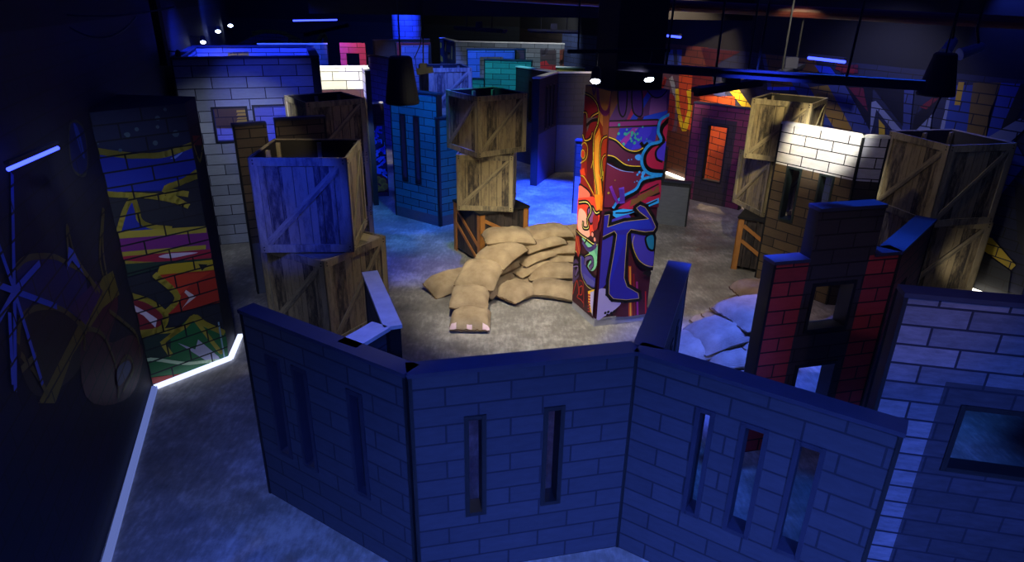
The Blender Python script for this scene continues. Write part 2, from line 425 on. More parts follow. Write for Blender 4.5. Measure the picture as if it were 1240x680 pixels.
F_([(395,125),(480,75),(475,190),(385,210)], (128,74,142)); F_([(345,70),(400,70),(300,235),(270,235)], (150,24,80)); F_([(385,80),(415,78),(320,235),(285,235)], (24,54,190))
F_([(360,215),(480,185),(478,225),(350,240)], (24,66,215))
F_([(228,75),(270,75),(268,180),(250,218),(230,180)], (74,24,112), True, BLK, .014); F_([(300,75),(345,75),(352,190),(335,217),(302,185)], (74,24,112), True, BLK, .014)
F_([(380,70),(475,70),(455,108),(420,120),(390,100)], (70,34,130), True, BLK, .012)
F_([(165,240),(430,232),(428,262),(165,272)], (126,34,116)); S_([(165,240),(430,232)], BLK, .016); S_([(165,272),(430,262)], BLK, .014)
F_([(165,276),(440,266),(430,345),(300,400),(165,330)], (108,44,66)); F_([(235,276),(430,266),(415,345),(280,398),(205,350)], (30,34,180))
F_([(300,275),(330,274),(255,370),(232,350)], (128,30,150)); F_([(340,274),(400,270),(395,300),(340,380),(290,390)], (52,40,200))
for i in range(34): a.dot((300+random.gauss(0, 38), 318+random.gauss(0, 24)), random.uniform(.004, .016), (44,150,140))
F_([(165,325),(215,345),(265,388),(345,400),(350,470),(260,470),(165,418)], (70,12,52)); F_([(160,455),(250,490),(345,495),(440,500),(430,680),(150,680)], (92,14,50))
S_([(165,322),(212,340),(262,384),(315,400),(355,385),(372,352)], BLK, .03); S_([(165,318),(212,336),(262,380),(315,393),(350,376)], YEL, .008)
F_([(355,345),(385,335),(405,350),(380,375),(360,370)], (28,90,200), True); S_([(340,350),(352,365),(372,352)], BLK, .03)
S_([(160,432),(200,440),(258,478),(340,482)], BLK, .055); S_([(165,412),(205,422),(262,462),(335,470)], YEL, .008); S_([(165,455),(235,490),(300,500)], (120,150,230), .006)
F_([(310,415),(330,408),(345,425),(330,440),(310,430)], (50,140,230), True)
for p, r in (((275,437),.008),((290,434),.006),((350,505),.022),((330,500),.014),((345,522),.018),((320,512),.012),((318,545),.007),((305,550),.006),((362,490),.02),((378,505),.012)): a.dot(p, r, (50,150,235))
F_([(475,205),(440,235),(425,290),(440,345),(480,345)], CRI, True); F_([(500,340),(440,345),(395,365),(352,415),(352,460),(385,492),(440,500),(500,500)], CRI, True)
F_([(470,345),(440,362),(415,395),(420,430),(445,440),(480,440)], (66,48,200), True); S_([(450,350),(415,390),(418,430),(445,445)], BLK, .022)
S_([(478,232),(448,265),(438,300),(450,342),(395,362),(358,410),(358,462),(390,490),(460,498)], BLK, .045); S_([(480,205),(438,232),(425,290),(438,338),(380,360),(345,410),(345,465),(380,505),(460,512)], CYA, .03)
F_([(330,590),(362,560),(420,540),(440,530),(440,640),(330,660)], CRI); F_([(318,622),(428,568),(430,600),(335,645)], (110,74,40)); S_([(440,525),(350,545),(318,592),(240,640),(205,685)], BLK, .05); S_([(440,515),(345,535),(310,585),(235,628),(195,680)], CYA, .028)
F_([(375,560),(425,545),(400,600)], (150,20,70)); S_([(335,605),(425,560)], BLK, .016); S_([(335,650),(430,606)], BLK, .02)
S_([(182,575),(200,620),(218,655)], (120,44,180), .03); S_([(237,585),(240,625),(240,650)], (100,60,200), .055); a.dot((170,605), .012, (150,130,40)); a.dot((203,540), .006, (150,130,40))
a.crop = c2
F_([(260,45),(330,0),(470,-20),(470,5),(330,55)], CRI); F_([(330,0),(420,-25),(400,0),(320,38)], (110,74,40))
F_([(250,95),(310,70),(330,95),(310,130),(210,140),(215,110)], (66,56,190))
F_([(235,60),(285,48),(330,52),(470,-8),(470,18),(330,70),(250,94),(232,80)], CYA); S_([(250,70),(330,62),(460,5)], (14,18,40), .016)
F_([(330,105),(440,165),(445,345),(380,335),(340,270),(322,205)], (64,54,176), True, BLK, .035); F_([(402,195),(445,180),(445,255),(415,250)], (24,120,160), True, BLK, .022)
S_([(345,185),(335,230),(360,300),(400,335),(445,345)], YEL, .006)
F_([(300,190),(330,280),(350,340),(370,480),(440,600),(250,600),(280,480)], (70,12,30))
F_([(314,340),(328,340),(334,600),(314,600)], (190,70,20)); F_([(319,345),(325,345),(328,600),(321,600)], (225,170,50)); F_([(352,420),(362,420),(366,600),(356,600)], (140,30,110)); F_([(335,380),(345,380),(350,600),(338,600)], (120,14,24)); F_([(398,470),(404,470),(406,600),(399,600)], (170,20,20))
F_([(385,380),(410,362),(430,372),(420,395),(400,385)], BLK, True)
F_([(100,300),(165,200),(240,170),(225,330),(208,420),(180,455),(150,462)], (54,44,160))
F_([(155,470),(205,462),(215,515),(275,528),(235,570),(190,598),(150,610)], (176,164,222), True)
for p in ((195,580),(210,575),(225,580),(240,572),(205,590),(228,590)): a.dot(p, .016, BLK)
T = [(205,140),(290,112),(415,98),(368,62),(352,42),(372,28),(398,40),(430,90),(452,140),(440,160),(400,165),(325,152),(305,175),(296,300),(290,400),(305,445),(362,478),(366,505),(300,512),(235,506),(212,480),(214,410),(240,260),(252,178),(240,160),(160,200),(150,170),(185,80),(215,75)]
S_(T+[T[0]], BLK, .075, False); F_(T, (38,32,158)); F_([(300,180),(252,178),(214,410),(214,450),(280,250)], (28,34,180)); F_([(205,140),(290,112),(415,98),(440,150),(325,150),(250,158)], (30,46,185))
S_(T+[T[0]], (170,150,90), .006, False)
a.build(pil, 'painted_print')
a = Art(PL, PN, .09, 2.44, c1, False); F_, S_ = a.fill, a.stroke
F_([(20,20),(220,60),(190,700),(0,700)], (140,26,18)); F_([(50,30),(210,75),(190,340),(128,230),(100,130),(50,95)], (196,124,52)); F_([(150,200),(200,205),(190,330),(150,310)], (150,76,40))
S_([(122,50),(130,150),(155,198),(182,180),(200,80)], (140,34,110), .05); S_([(140,50),(148,140),(156,165),(168,150),(176,80)], (196,124,52), .03); S_([(95,40),(104,100),(115,60)], (110,34,90), .03)
F_([(50,110),(90,122),(122,165),(128,240),(50,330)], (150,16,30), True); F_([(45,190),(70,200),(72,270),(60,330),(40,340)], (90,10,20))
F_([(68,330),(100,300),(106,520),(104,610),(68,560)], (86,8,16)); F_([(118,300),(172,330),(160,600),(130,600)], (176,48,16))
F_([(106,325),(134,275),(142,330),(134,500),(150,600),(150,700),(118,700),(104,520)], (240,128,22)); F_([(112,340),(130,310),(128,500),(140,690),(128,690),(112,520)], (250,170,50))
for P_ in ([(60,98),(92,114),(122,152),(132,205),(125,262)], [(50,195),(70,203),(72,275),(92,222),(128,198)], [(125,262),(106,325),(104,470),(120,600),(118,690)], [(200,318),(165,322),(145,350),(138,450),(150,560)], [(185,412),(160,418),(148,450),(152,520)], [(50,310),(62,340),(90,330),(100,300)]):
    S_(P_, BLK, .035); S_(P_, (225,200,60), .011)
F_([(70,225),(125,220),(85,255),(72,300)], (120,110,110)); S_([(70,262),(95,240),(125,232)], BLK, .03)
a.dot((52,410), .06, BLK); a.dot((52,410), .05, YEL); a.dot((52,410), .04, (190,50,20)); S_([(40,370),(60,350),(76,375),(70,430),(40,455)], YEL, .01)
S_([(95,480),(105,440),(108,400)], YEL, .01); S_([(40,520),(60,530),(100,600),(108,620)], YEL, .012); F_([(36,490),(60,480),(66,520),(40,515)], (220,60,20))
S_([(158,500),(155,545),(135,515)], YEL, .012); S_([(150,540),(155,600),(160,690)], BLK, .03)
F_([(28,575),(60,578),(92,612),(88,650),(104,700),(20,700)], (240,110,84), True, BLK, .02); F_([(68,640),(95,625),(108,690),(70,700)], (200,90,120))
a.crop = c2
F_([(40,160),(190,160),(165,640),(20,640)], (54,12,28)); F_([(66,0),(150,-10),(185,40),(182,110),(140,190),(95,200),(66,170)], (226,66,40)); F_([(155,-20),(190,-20),(184,70),(168,60)], (245,140,24))
F_([(78,55),(108,70),(118,110),(132,190),(98,196),(70,150)], (250,178,150), True); F_([(120,60),(150,40),(160,100),(135,130)], (130,74,130), True, BLK, .02); F_([(150,90),(175,80),(172,150),(150,160)], (150,30,30), True)
for P_ in ([(78,20),(120,20),(140,60),(120,110),(125,150),(100,150),(98,120)], [(150,50),(165,75),(182,70)], [(64,165),(90,190),(120,210),(150,232),(175,235)], [(60,270),(85,295),(105,300),(150,270),(170,235)]):
    S_(P_, BLK, .045); S_(P_, (235,225,120), .01)
a.dot((148,185), .035, BLK); a.dot((148,185), .024, (236,150,130)); a.dot((160,210), .022, (236,150,130))
F_([(94,200),(125,225),(158,248),(176,250),(174,330),(150,372),(122,352),(140,300),(112,250)], (120,196,150), True); F_([(150,250),(180,235),(172,300)], (90,160,130))
S_([(100,225),(125,260),(150,255),(165,240)], (88,66,140), .05); S_([(108,230),(120,210)], BLK, .02)
F_([(62,190),(80,195),(88,260),(76,300),(60,260)], (160,40,30)); S_([(66,200),(74,240),(84,290)], (200,120,40), .012)
F_([(84,292),(108,300),(120,350),(168,400),(212,300),(212,410),(180,452),(150,462),(112,430),(90,380)], (54,48,150), True, BLK, .03)
S_([(112,335),(118,310),(145,305),(150,335),(138,355)], BLK, .06); S_([(112,335),(118,310),(145,305),(150,335),(138,355)], (112,92,150), .04)
F_([(100,380),(165,430),(210,400),(175,455),(120,440)], (74,74,156)); S_([(90,300),(92,380),(115,440),(155,468),(200,450)], (190,180,110), .008)
F_([(50,290),(80,330),(80,400),(48,440)], (70,50,96)); S_([(48,320),(66,300),(84,330),(60,360)], BLK, .035); S_([(52,345),(70,340),(84,370),(60,400)], BLK, .03); S_([(52,350),(76,350),(64,395)], (130,110,170), .012)
S_([(50,490),(70,420),(80,480),(72,505),(92,520),(106,540)], (190,40,24), .012); S_([(84,455),(98,450),(96,490),(84,490),(84,455)], (190,40,24), .012); S_([(86,420),(104,440),(106,555)], (150,24,24), .014)
F_([(128,475),(172,465),(166,612),(140,580),(130,530)], (240,190,40)); F_([(140,480),(180,470),(176,640),(150,600),(140,540)], (190,180,226)); 
for y_ in range(490, 580, 14): F_([(130,y_),(142,y_+3),(140,y_+11),(128,y_+6)], (170,20,30))
a.build(pil, 'painted_print')
# structural column that rises from the pillar to the ceiling
cc = MB(); cs = [ctr+(p-ctr)*.8 for p in (PN, PR, PB, PL)]
for i in range(4): cc.face([cs[i]+Vector((0,0,2.441)), cs[(i+1)%4]+Vector((0,0,2.441)), cs[(i+1)%4]+Vector((0,0,3.9)), cs[i]+Vector((0,0,3.9))])
struct(cc.build('trim_1', plain('blue_black_column_paint', (5, 6, 12), .8), None, ctr))

# ---- left column (projects from wall_left) ---------------------------------------
Q0, Q1, Q2 = Vector((-3.18, 4.98, 0)), Vector((-2.715, 5.51, 0)), Vector((-2.81, 5.92, 0)); Q3 = LW0+LWd*1.05
lc = thing('graffiti_column', (Q0+Q2)/2, 'dark blue graffiti column with green, red and purple paint against the left wall', 'column')
mb = MB(); hz = 2.38; qc = (Q0+Q1+Q2+Q3)/4
for a_, b_ in ((Q0, Q1), (Q1, Q2), (Q2, Q3)):
    L_ = (b_-a_).length; mb.face([a_, b_, b_+Vector((0,0,hz)), a_+Vector((0,0,hz))], [(0,0),(L_,0),(L_,hz),(0,hz)])
mb.face([p+Vector((0,0,hz)) for p in (Q0, Q1, Q2, Q3)], mi=1)
mb.build('brick_casing', [brick('column_print', (22, 26, 34), (18, 22, 30), (5, 6, 10), .12, .36), M['black']], lc, qc)
cA, cB = (0, 0, .3528), (0, 200, .4115)
YG = (150, 138, 40)
a = Art(Q0, Q1, 0, hz, cA); F_, S_ = a.fill, a.stroke
F_([(290,370),(700,350),(700,520),(290,520)], (26,34,58))
F_([(330,525),(450,545),(560,540),(660,505),(672,610),(620,625),(560,655),(340,660)], (18,38,140)); F_([(350,552),(430,565),(540,562),(628,520),(560,570),(480,580),(400,578)], (120,150,210), True)
S_([(315,515),(400,528),(480,535),(570,528),(690,485)], YG, .05); S_([(318,515),(330,590),(345,660)], YG, .04); S_([(345,660),(440,668),(560,672)], YG, .04); S_([(670,605),(620,625),(565,650),(640,665)], YG, .05)
for p, r in (((437,462),.02),((540,405),.02),((540,435),.014),((602,458),.028),((532,490),.02),((468,443),.016),((412,515),.014),((330,490),.016),((430,460),.012),((565,375),.014)): a.dot(p, r, (74,96,96))
a.crop = cB
F_([(270,-20),(580,-20),(575,30),(480,72),(290,80)], (18,38,140)); S_([(270,0),(285,70),(330,85),(420,88),(500,100),(550,118)], YG, .045); S_([(575,20),(540,45),(485,72),(550,118)], YG, .045)
F_([(342,205),(365,130),(390,98),(405,140),(415,165),(500,190),(350,205)], (24,36,130)); S_([(345,205),(365,135),(388,98),(402,130),(410,160),(440,178),(500,185)], YG, .04)
F_([(330,198),(620,180),(620,250),(345,272)], (104,34,100)); S_([(335,205),(600,188)], YG, .06); S_([(340,262),(600,240)], YG, .04)
F_([(348,268),(620,246),(620,275),(360,288)], (140,30,48)); F_([(465,268),(500,258),(580,255),(540,265),(500,272)], (190,180,190), True); S_([(345,268),(360,285),(460,290)], YG, .04)
F_([(355,290),(620,272),(625,300),(470,318),(470,300),(360,330)], (30,52,36)); F_([(470,292),(630,276),(632,306),(458,322)], (160,140,20)); F_([(575,285),(615,288),(592,315)], (20,28,20), False, YG, .02)
F_([(455,322),(640,306),(650,400),(480,440),(520,390)], (150,40,20)); F_([(460,325),(620,312),(560,350),(520,385)], (176,54,24)); S_([(455,322),(520,385),(480,440),(470,480)], YG, .05)
F_([(545,365),(575,385),(540,412),(530,425),(556,388),(540,372)], (190,180,170))
F_([(345,360),(400,380),(450,405),(478,440),(470,475),(400,485),(350,440)], (110,26,30)); F_([(350,395),(375,400),(430,430),(460,450),(455,475),(420,440),(380,420)], (190,180,185)); S_([(345,340),(370,375),(440,400),(485,440),(470,478),(410,490)], YG, .045)
F_([(405,500),(530,470),(560,440),(665,485),(670,610),(430,640),(410,620)], (26,92,42)); F_([(410,500),(500,480),(500,560),(430,570),(410,560)], (26,46,34))
S_([(405,510),(440,490),(530,478),(568,445),(600,465),(655,490)], YG, .05); S_([(475,520),(500,500),(530,480)], YG, .04); S_([(478,525),(500,555)], YG, .04); S_([(570,450),(640,540),(650,545)], YG, .035); S_([(408,515),(412,640)], (170,180,60), .04)
F_([(520,520),(600,550),(570,545),(580,510),(640,560),(655,590),(600,570)], (150,150,160)); S_([(420,585),(440,568),(540,580),(600,575),(660,570)], (176,200,150), .03); S_([(640,460),(662,590)], (120,150,150), .014)
S_([(410,635),(680,600)], (140,40,20), .06)
a.build(lc, 'painted_print')
a = Art(Q1, Q2, 0, hz, cA); a.fill([(660,465),(692,465),(692,498),(665,498)], (120,20,30)); a.stroke([(665,500),(685,552),(695,500)], YG, .03); a.build(lc, 'painted_print')
# mural on wall_left nearer than the column
a = Art(WLA, WLA+WLd*9, 0, 3.0, cA, True, 0, (Q0-WLA).length-.01); F_, S_ = a.fill, a.stroke
F_([(245,415),(285,440),(300,540),(290,600),(250,580),(235,480)], (16,28,84), True, (70,72,40), .02); F_([(250,425),(270,450),(290,540),(275,520)], (40,70,160), True)
a.crop = cB
F_([(45,330),(70,280),(190,275),(250,330),(240,450),(50,440)], (16,22,86), True); F_([(50,470),(120,420),(200,430),(240,480),(230,600),(120,680),(60,600)], (8,14,30), True)
F_([(250,400),(330,330),(345,420),(320,520),(390,500),(420,560),(380,680),(250,680)], (70,18,40), True); F_([(300,330),(330,310),(350,380),(300,420),(210,560),(160,700),(110,700)], (110,100,30)); F_([(200,420),(280,340),(300,370),(250,470)], (60,24,80))
OL = (96, 88, 40)
for P_ in ([(45,300),(80,272),(150,268),(190,285),(250,320),(280,370)], [(200,285),(195,180),(220,270),(290,370)], [(50,520),(60,450),(110,418),(180,425),(240,480),(245,540)], [(60,560),(100,610),(140,680)], [(300,130),(292,280),(320,370),(300,250),(303,130)], [(320,430),(360,460),(400,500),(410,560)], [(350,640),(350,590),(375,562),(390,600),(360,660)], [(245,480),(300,500),(340,600),(345,680)], [(60,600),(100,560)]):
    S_(P_, OL, .035)
BL = (50, 84, 190)
for P_ in ([(30,30),(36,360)], [(36,370),(110,290)], [(36,370),(160,415)], [(36,370),(118,640)], [(36,370),(38,660)], [(36,370),(-20,350)], [(36,370),(-10,240)], [(36,370),(-20,470)], [(20,440),(30,640)]): S_(P_, BL, .035, False)
F_([(195,240),(210,250),(240,320),(205,280),(190,310)], (60,80,180)); F_([(340,600),(370,575),(380,600),(345,650)], (60,70,110), True)
gl = a.build(None, 'trim_2'); struct(gl)
# LED strip along the foot of the left wall and column
ls = thing('led_strip', (-2.6, 4, 0), 'glowing white LED strip along the foot of the left wall and graffiti column', 'light strip')
pts = [LW0+LWd*-4.2+Vector((.07, 0, 0)), Q0+Vector((.05, -.05, 0)), Q1+Vector((.04, -.05, 0)), Q2+Vector((.05, 0, 0))]
for i in range(3):
    mb = MB(); mb.bar(pts[i]+Vector((0,0,.02)), pts[i+1]+Vector((0,0,.02)), .045, .03); mb.build('strip_segment', emis('led_white', ((120, 140, 225), (205, 215, 255), (205, 215, 255))[i], (.55, 1.6, 1.6)[i]), ls, pts[i])

# ------------------------------------------------------------------ maze structures
def maze(name, label, cat, at, segs, group=None):
    o = thing(name, (at[0], at[1], 0), label, cat, group)
    for s_ in segs: panel(o, *s_[:4], **(s_[4] if len(s_) > 4 else {}))
    return o
# blue-lit house
h = 2.46
hs = maze('roofless_house', 'large white-brick roofless house with two dark windows behind the left crates', 'play house', (-3.8, 9.8), [
    ((-4.27, 8.53), (-2.61, 9.12), h, 'b_house', dict(holes=[(.38, .78, 1.42, 1.85), (.88, 1.5, 1.0, 1.86)], t=.09)),
    ((-2.61, 9.12), (-3.25, 11.1), h, 'b_house', dict(t=.09)),
    ((-4.93, 10.5), (-4.31, 8.66), h, 'b_house', dict(t=-.02+.09)),
    ((-4.95, 10.62), (-3.34, 11.1), h, 'b_house', dict(t=.09))])
a = Art((-4.95, 10.62), (-3.34, 11.1), 0, 2.44, (200, 10, .1176), True, row=.14, bw=.42)
for P_ in ([(650,455),(860,445),(865,515),(640,515)],): a.fill(P_, (170,130,24))
for P_ in ([(665,455),(690,455),(690,468),(665,470)], [(700,450),(795,448),(795,464),(700,468)], [(760,486),(848,482),(848,500),(760,506)], [(805,448),(850,447),(852,462),(806,464)], [(672,486),(748,484),(748,508),(674,510)]): a.fill(P_, (60,44,16))
a.crop = (0, 0, .3528); a.fill([(720,360),(860,360),(860,440),(720,440)], (90,70,30))
for i in range(5): a.fill([(812+((i*13)%9), 378+i*11), (850, 376+i*11), (850, 384+i*11), (812, 386+i*11)], (190,160,40))
a.build(hs, 'painted_print')  # yellow bricks painted on the inner back wall
# brown ruin wall
maze('ruined_wall', 'narrow dark brown brick wall with a slot, behind the two left crates', 'maze wall', (-2.6, 7.25), [
    ((-2.96, 6.98), (-2.12, 7.42), [(0, .33, 1.93), (.33, .42, .62), (.42, .95, 1.96)], 'b_brown', dict(t=.09))])
# near bunker
hb = 1.4
maze('bunker_wall', 'low slate-grey brick bunker with slit windows in the left foreground', 'maze wall', (-1, 3.3), [
    ((-1.67, 3.64), (-.55, 2.93), hb, 'b_bunker', dict(holes=[(.2, .29, .45, 1.15), (.44, .53, .45, 1.15), (.9, .98, .45, 1.15)], t=.09, frame='slitframe')),
    ((-.86, 3.2), (-.73, 3.43), hb, 'b_bunker', dict(t=.11, cap='capw')),  # pale caps on this bunker end paint in the whitish light
    ((-1.04, 4.26), (-.74, 3.45), hb, 'b_bunker', dict(t=.08, cap='capw', holes=[(.3, .38, .5, 1.1)]))])
maze('bunker_wall', 'low slate-grey brick bunker with slit windows crossing the right foreground', 'maze wall', (.9, 3.1), [
    ((-.52, 2.92), (.7, 3.2), hb, 'b_bunker', dict(holes=[(.3, .38, .45, 1.1), (.75, .83, .45, 1.1)], t=.1)),
    ((.7, 3.2), (1.79, 2.49), hb, 'b_bunker', dict(holes=[(.39, .45, .5, 1.18), (.63, .73, .5, 1.18), (.9, 1.0, .5, 1.18)], t=.1, frame='slitframe')),
    ((.84, 3.24), (1.31, 4.53), hb, 'b_bunker', dict(holes=[(.35, .42, .45, 1.1), (.65, .72, .45, 1.1), (.95, 1.02, .45, 1.1)], t=.14))])
# red brick ruin
maze('ruined_wall', 'stepped red brick ruin wall with dark quoins and blue-lit top', 'maze wall', (2.3, 4.3), [
    ((1.79, 4.17), (2.78, 4.42), [(0, .27, 1.57), (.27, .8, 1.93), (.8, 1.02, 1.57)], 'b_red', dict(holes=[(.36, .68, 1.03, 1.38), (.36, .68, .3, .72)], t=.11, capw=.012)),
    ((2.78, 4.42), (3.48, 5.2), 1.57, 'b_redwing', dict(holes=[(.16, .5, .0, 1.25)], t=.13))])
# near white brick wall
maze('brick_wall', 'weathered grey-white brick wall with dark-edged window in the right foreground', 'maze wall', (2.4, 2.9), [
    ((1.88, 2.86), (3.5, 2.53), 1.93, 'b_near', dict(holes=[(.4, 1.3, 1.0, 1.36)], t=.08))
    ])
# brown-white block with two slits
maze('brick_block', 'brown brick block with white-painted top courses and two slit windows', 'maze wall', (3.6, 7.4), [
    ((3.1, 7.74), (3.66, 6.95), 1.93, 'b_brown_small', dict(holes=[(.19, .34, .84, 1.45), (.6, .74, .84, 1.45)], t=.09, cap='capw', frame='gframe', capw=.005)),
    ((3.67, 6.95), (3.91, 6.9), 1.93, 'b_shadeside', dict(t=.09, cap='capw', capw=.005))])
# teal turret
maze('brick_wall', 'teal brick wall with two slit windows and a lower right step beside the central crates', 'maze wall', (-1.4, 9.8), [
    ((-1.87, 10.1), (-1.11, 9.55), 1.95, 'b_teal', dict(holes=[(.2, .28, .62, 1.6), (.48, .56, .62, 1.6)], t=.09)),
    ((-1.11, 9.55), (-.84, 9.78), 1.62, 'b_teal', dict(t=.09))])
# dark Y wall
maze('brick_wall', 'near-black brick wall with plain blue-lit base and three wings behind the pillar', 'maze wall', (.8, 13.1), [
    ((.02, 14.2), (.8, 13.15), 1.93, 'b_dark', dict(holes=[(.45, .54, .9, 1.7), (.78, .87, .9, 1.7)], t=.1, cap='capw')),
    ((.43, 12.05), (.82, 13.12), 1.93, 'b_dark', dict(holes=[(.4, .47, 1.0, 1.75), (.62, .69, 1.0, 1.75), (.84, .91, 1.0, 1.75)], t=.12, cap='capw')),
    ((.82, 13.12), (2.4, 13.3), 1.93, 'b_dark', dict(t=.1, cap='capw'))])
# half wall behind pillar
maze('half_wall', 'grey half wall with dark brick upper step half hidden behind the graffiti pillar', 'maze wall', (1.8, 10.1), [
    ((.97, 10.36), (2.68, 9.74), [(0, 1.42, 1.18), (1.42, 1.82, .68)], 'b_darkmini', dict(t=.09))])
# maroon wall
maze('brick_wall', 'maroon brick wall with a tall window opening, left of the pale stacked crates', 'maze wall', (3.4, 11), [
    ((3.03, 11.4), (3.8, 10.7), 1.65, 'b_purple', dict(holes=[(.31, .65, .4, 1.32)], t=.09, capw=.01))])
# building M
mo = maze('brick_wall', 'maroon brick wall with brightly lit white top courses behind the blue-lit house', 'maze wall', (-2.7, 11), [
    ((-3.15, 10.95), (-2.2, 11.2), [(0, .78, 2.16), (.78, .98, 1.58)], 'b_m', dict(t=.09, cap='capw', capw=.01)),
    ((-2.47, 11.05), (-2.33, 10.62), [(0, .46, 2.16)], 'b_mend', dict(t=.07, cap='capw', capw=.01))])
a = Art((-3.15, 10.95), (-2.2, 11.2), .1, 1.22, (440, 100, .294), False); 
a.fill([(0,165),(110,165),(110,480),(0,480)], (14,18,60))
for i in range(46):
    x_, y_ = random.uniform(10, 100), random.uniform(175, 380)
    a.stroke([(x_, y_), (x_+random.uniform(-16, 16), y_+random.uniform(-6, 20)), (x_+random.uniform(-22, 22), y_+random.uniform(8, 34))], random.choice([(60,130,230),(110,170,240),(30,70,200),(20,24,40)]), random.uniform(.015, .05))
a.fill([(25,400),(45,378),(75,380),(98,395),(105,440),(90,462),(35,462)], (110,22,30), True)
for p in ((45,410),(60,398),(78,405),(88,425),(55,432),(72,440),(48,446)): a.dot(p, .065, (196,150,30)); a.dot((p[0]+3, p[1]+3), .045, (160,112,24))
a.build(mo, 'painted_print')

# far background pieces
def far(label, A, B, hh, mat, holes=(), **kw):
    kw.setdefault('t', .1)
    return maze(kw.pop('name', 'brick_wall'), label, 'maze wall', ((A[0]+B[0])/2, (A[1]+B[1])/2), [(A, B, hh, mat, dict(holes=holes, **kw))])
far('bright teal brick wall deep in the room, behind the central crate stack', (-.67, 14.9), (.34, 14.75), 2.0, 'b_tealfar')
far('lower teal brick step left of the taller bright teal wall', (-.95, 14.95), (-.68, 14.9), 1.6, 'b_tealfar')
far('blue-lit brick wall with a dark doorway deep in the room', (-1.1, 15.75), (-.02, 15.9), 2.15, 'b_blue', holes=[(.28, .82, 0, 2.0)], frames=False)
far('short dull red brick wall deep in the room, beside the blue-lit doorway', (-.0, 16.0), (.22, 16.02), 2.15, 'b_darkred')
fw_ = maze('long_wall', 'long grey brick wall with bright pale top across the far room', 'maze wall', (0, 17.5), [
    ((-1.56, 17.78), (1.25, 17.5), 2.2, 'b_grey', dict(t=.1, cap='capw', holes=[(1.6, 1.62, 1, 1.02)], frames=False)),
    ((-2.1, 19.3), (-1.56, 17.78), 2.2, 'b_black', dict(t=.1, cap='capw', holes=[(.8, 1.1, 1.3, 1.9)], frames=False))])
a = Art((-1.56, 17.78), (1.25, 17.5), .2, 2.19, (600, 20, .1618), True, row=.14, bw=.42)
a.fill([(335,250),(455,250),(455,400),(335,400)], (52,44,50)); a.fill([(335,340),(380,330),(400,360),(455,365),(455,400),(335,400)], (150,20,30)); a.stroke([(350,250),(360,280),(385,250)], (70,66,80), .1)
a.fill([(480,250),(640,225),(640,400),(480,400)], (96,40,24)); a.stroke([(520,260),(515,320),(490,350)], (40,20,20), .1)
a.stroke([(545,240),(555,300),(560,355)], (170,170,180), .1); a.stroke([(540,250),(560,245),(570,300),(578,330)], (170,170,180), .07); a.stroke([(578,310),(590,275),(600,320)], (170,170,180), .07); a.stroke([(600,300),(612,262),(630,250),(625,300),(635,330)], (170,170,180), .07)
a.build(fw_, 'painted_print')
a = Art((-2.1, 19.3), (-1.56, 17.78), .2, 2.19, (460, 20, .1618), False)
a.stroke([(430,205),(400,215),(398,260),(420,300),(450,310),(468,320)], (190,160,30), .14); a.stroke([(430,205),(460,215),(440,230),(450,290),(462,315)], (190,160,30), .12); a.stroke([(495,200),(490,250)], (190,160,30), .1); a.stroke([(540,230),(538,310)], (150,130,40), .1)
a.build(fw_, 'painted_print')
far('yellow brick panel with pale top edge left of the black ceiling column', (.98, 16.6), (1.75, 16.5), 1.72, 'b_yellow', cap='capw')
rb = maze('brick_booth', 'blue brick booth with a red painted border deep in the room', 'maze wall', (-2.5, 17.2), [
    ((-2.94, 17.1), (-2.12, 17.3), 2.2, 'b_blue', dict(t=.3, cap=None))])
a = Art((-2.94, 17.1), (-2.12, 17.3), 0, 2.2, (460, 20, .1618)); a.fill([(100,180),(400,180),(400,215),(160,218),(160,400),(100,400)], (110,18,24)); a.fill([(362,215),(400,212),(400,400),(362,400)], (12,10,24)); a.build(rb, 'painted_border')
pa = maze('brick_arch', 'pink and orange lit brick archway in the far left of the room', 'archway', (-4, 16.8), [
    ((-4.24, 16.7), (-3.62, 16.7), 2.2, brick('pink_lit_orange_brick', (170, 44, 24), (150, 38, 22), (40, 16, 20), .14, .42, zones=[(-1, 1.55, 9, 3, (214, 84, 130), (190, 70, 116))]), dict(holes=[(.15, .46, 0, 1.96)], t=.12, cap=None, frames=False, ends=(False, False)))])  # pink light on the arch is painted into the brick colour
far('short pale blue brick wall behind the hanging black cone lamp', (-3.45, 16.15), (-2.8, 15.3), 1.95, 'b_blue')
far('dark green-black wall beside the pink lit archway', (-3.6, 17.7), (-2.3, 18.5), 2.2, 'b_black')
far('pale brick ledge above the far corner of the white-brick house', (-5.8, 15.6), (-4.35, 16.0), 2.2, 'b_grey', cap='capw')
cy = MB(); cyl = [(-3.0+.4*math.cos(t*math.pi/12), 19.3+.4*math.sin(t*math.pi/12)) for t in range(24)]
for i in range(24):
    p, q_ = cyl[i], cyl[(i+1) % 24]; u0, u1 = i*.105, (i+1)*.105
    cy.face([(*p, 0), (*q_, 0), (*q_, 3.0), (*p, 3.0)], [(u0,0),(u1,0),(u1,3.0),(u0,3.0)])
tag(cy.build('round_column', M['b_blue'], None, (-3.0, 19.3, 0), True), 'round blue-lit brick column against the far wall', 'column')
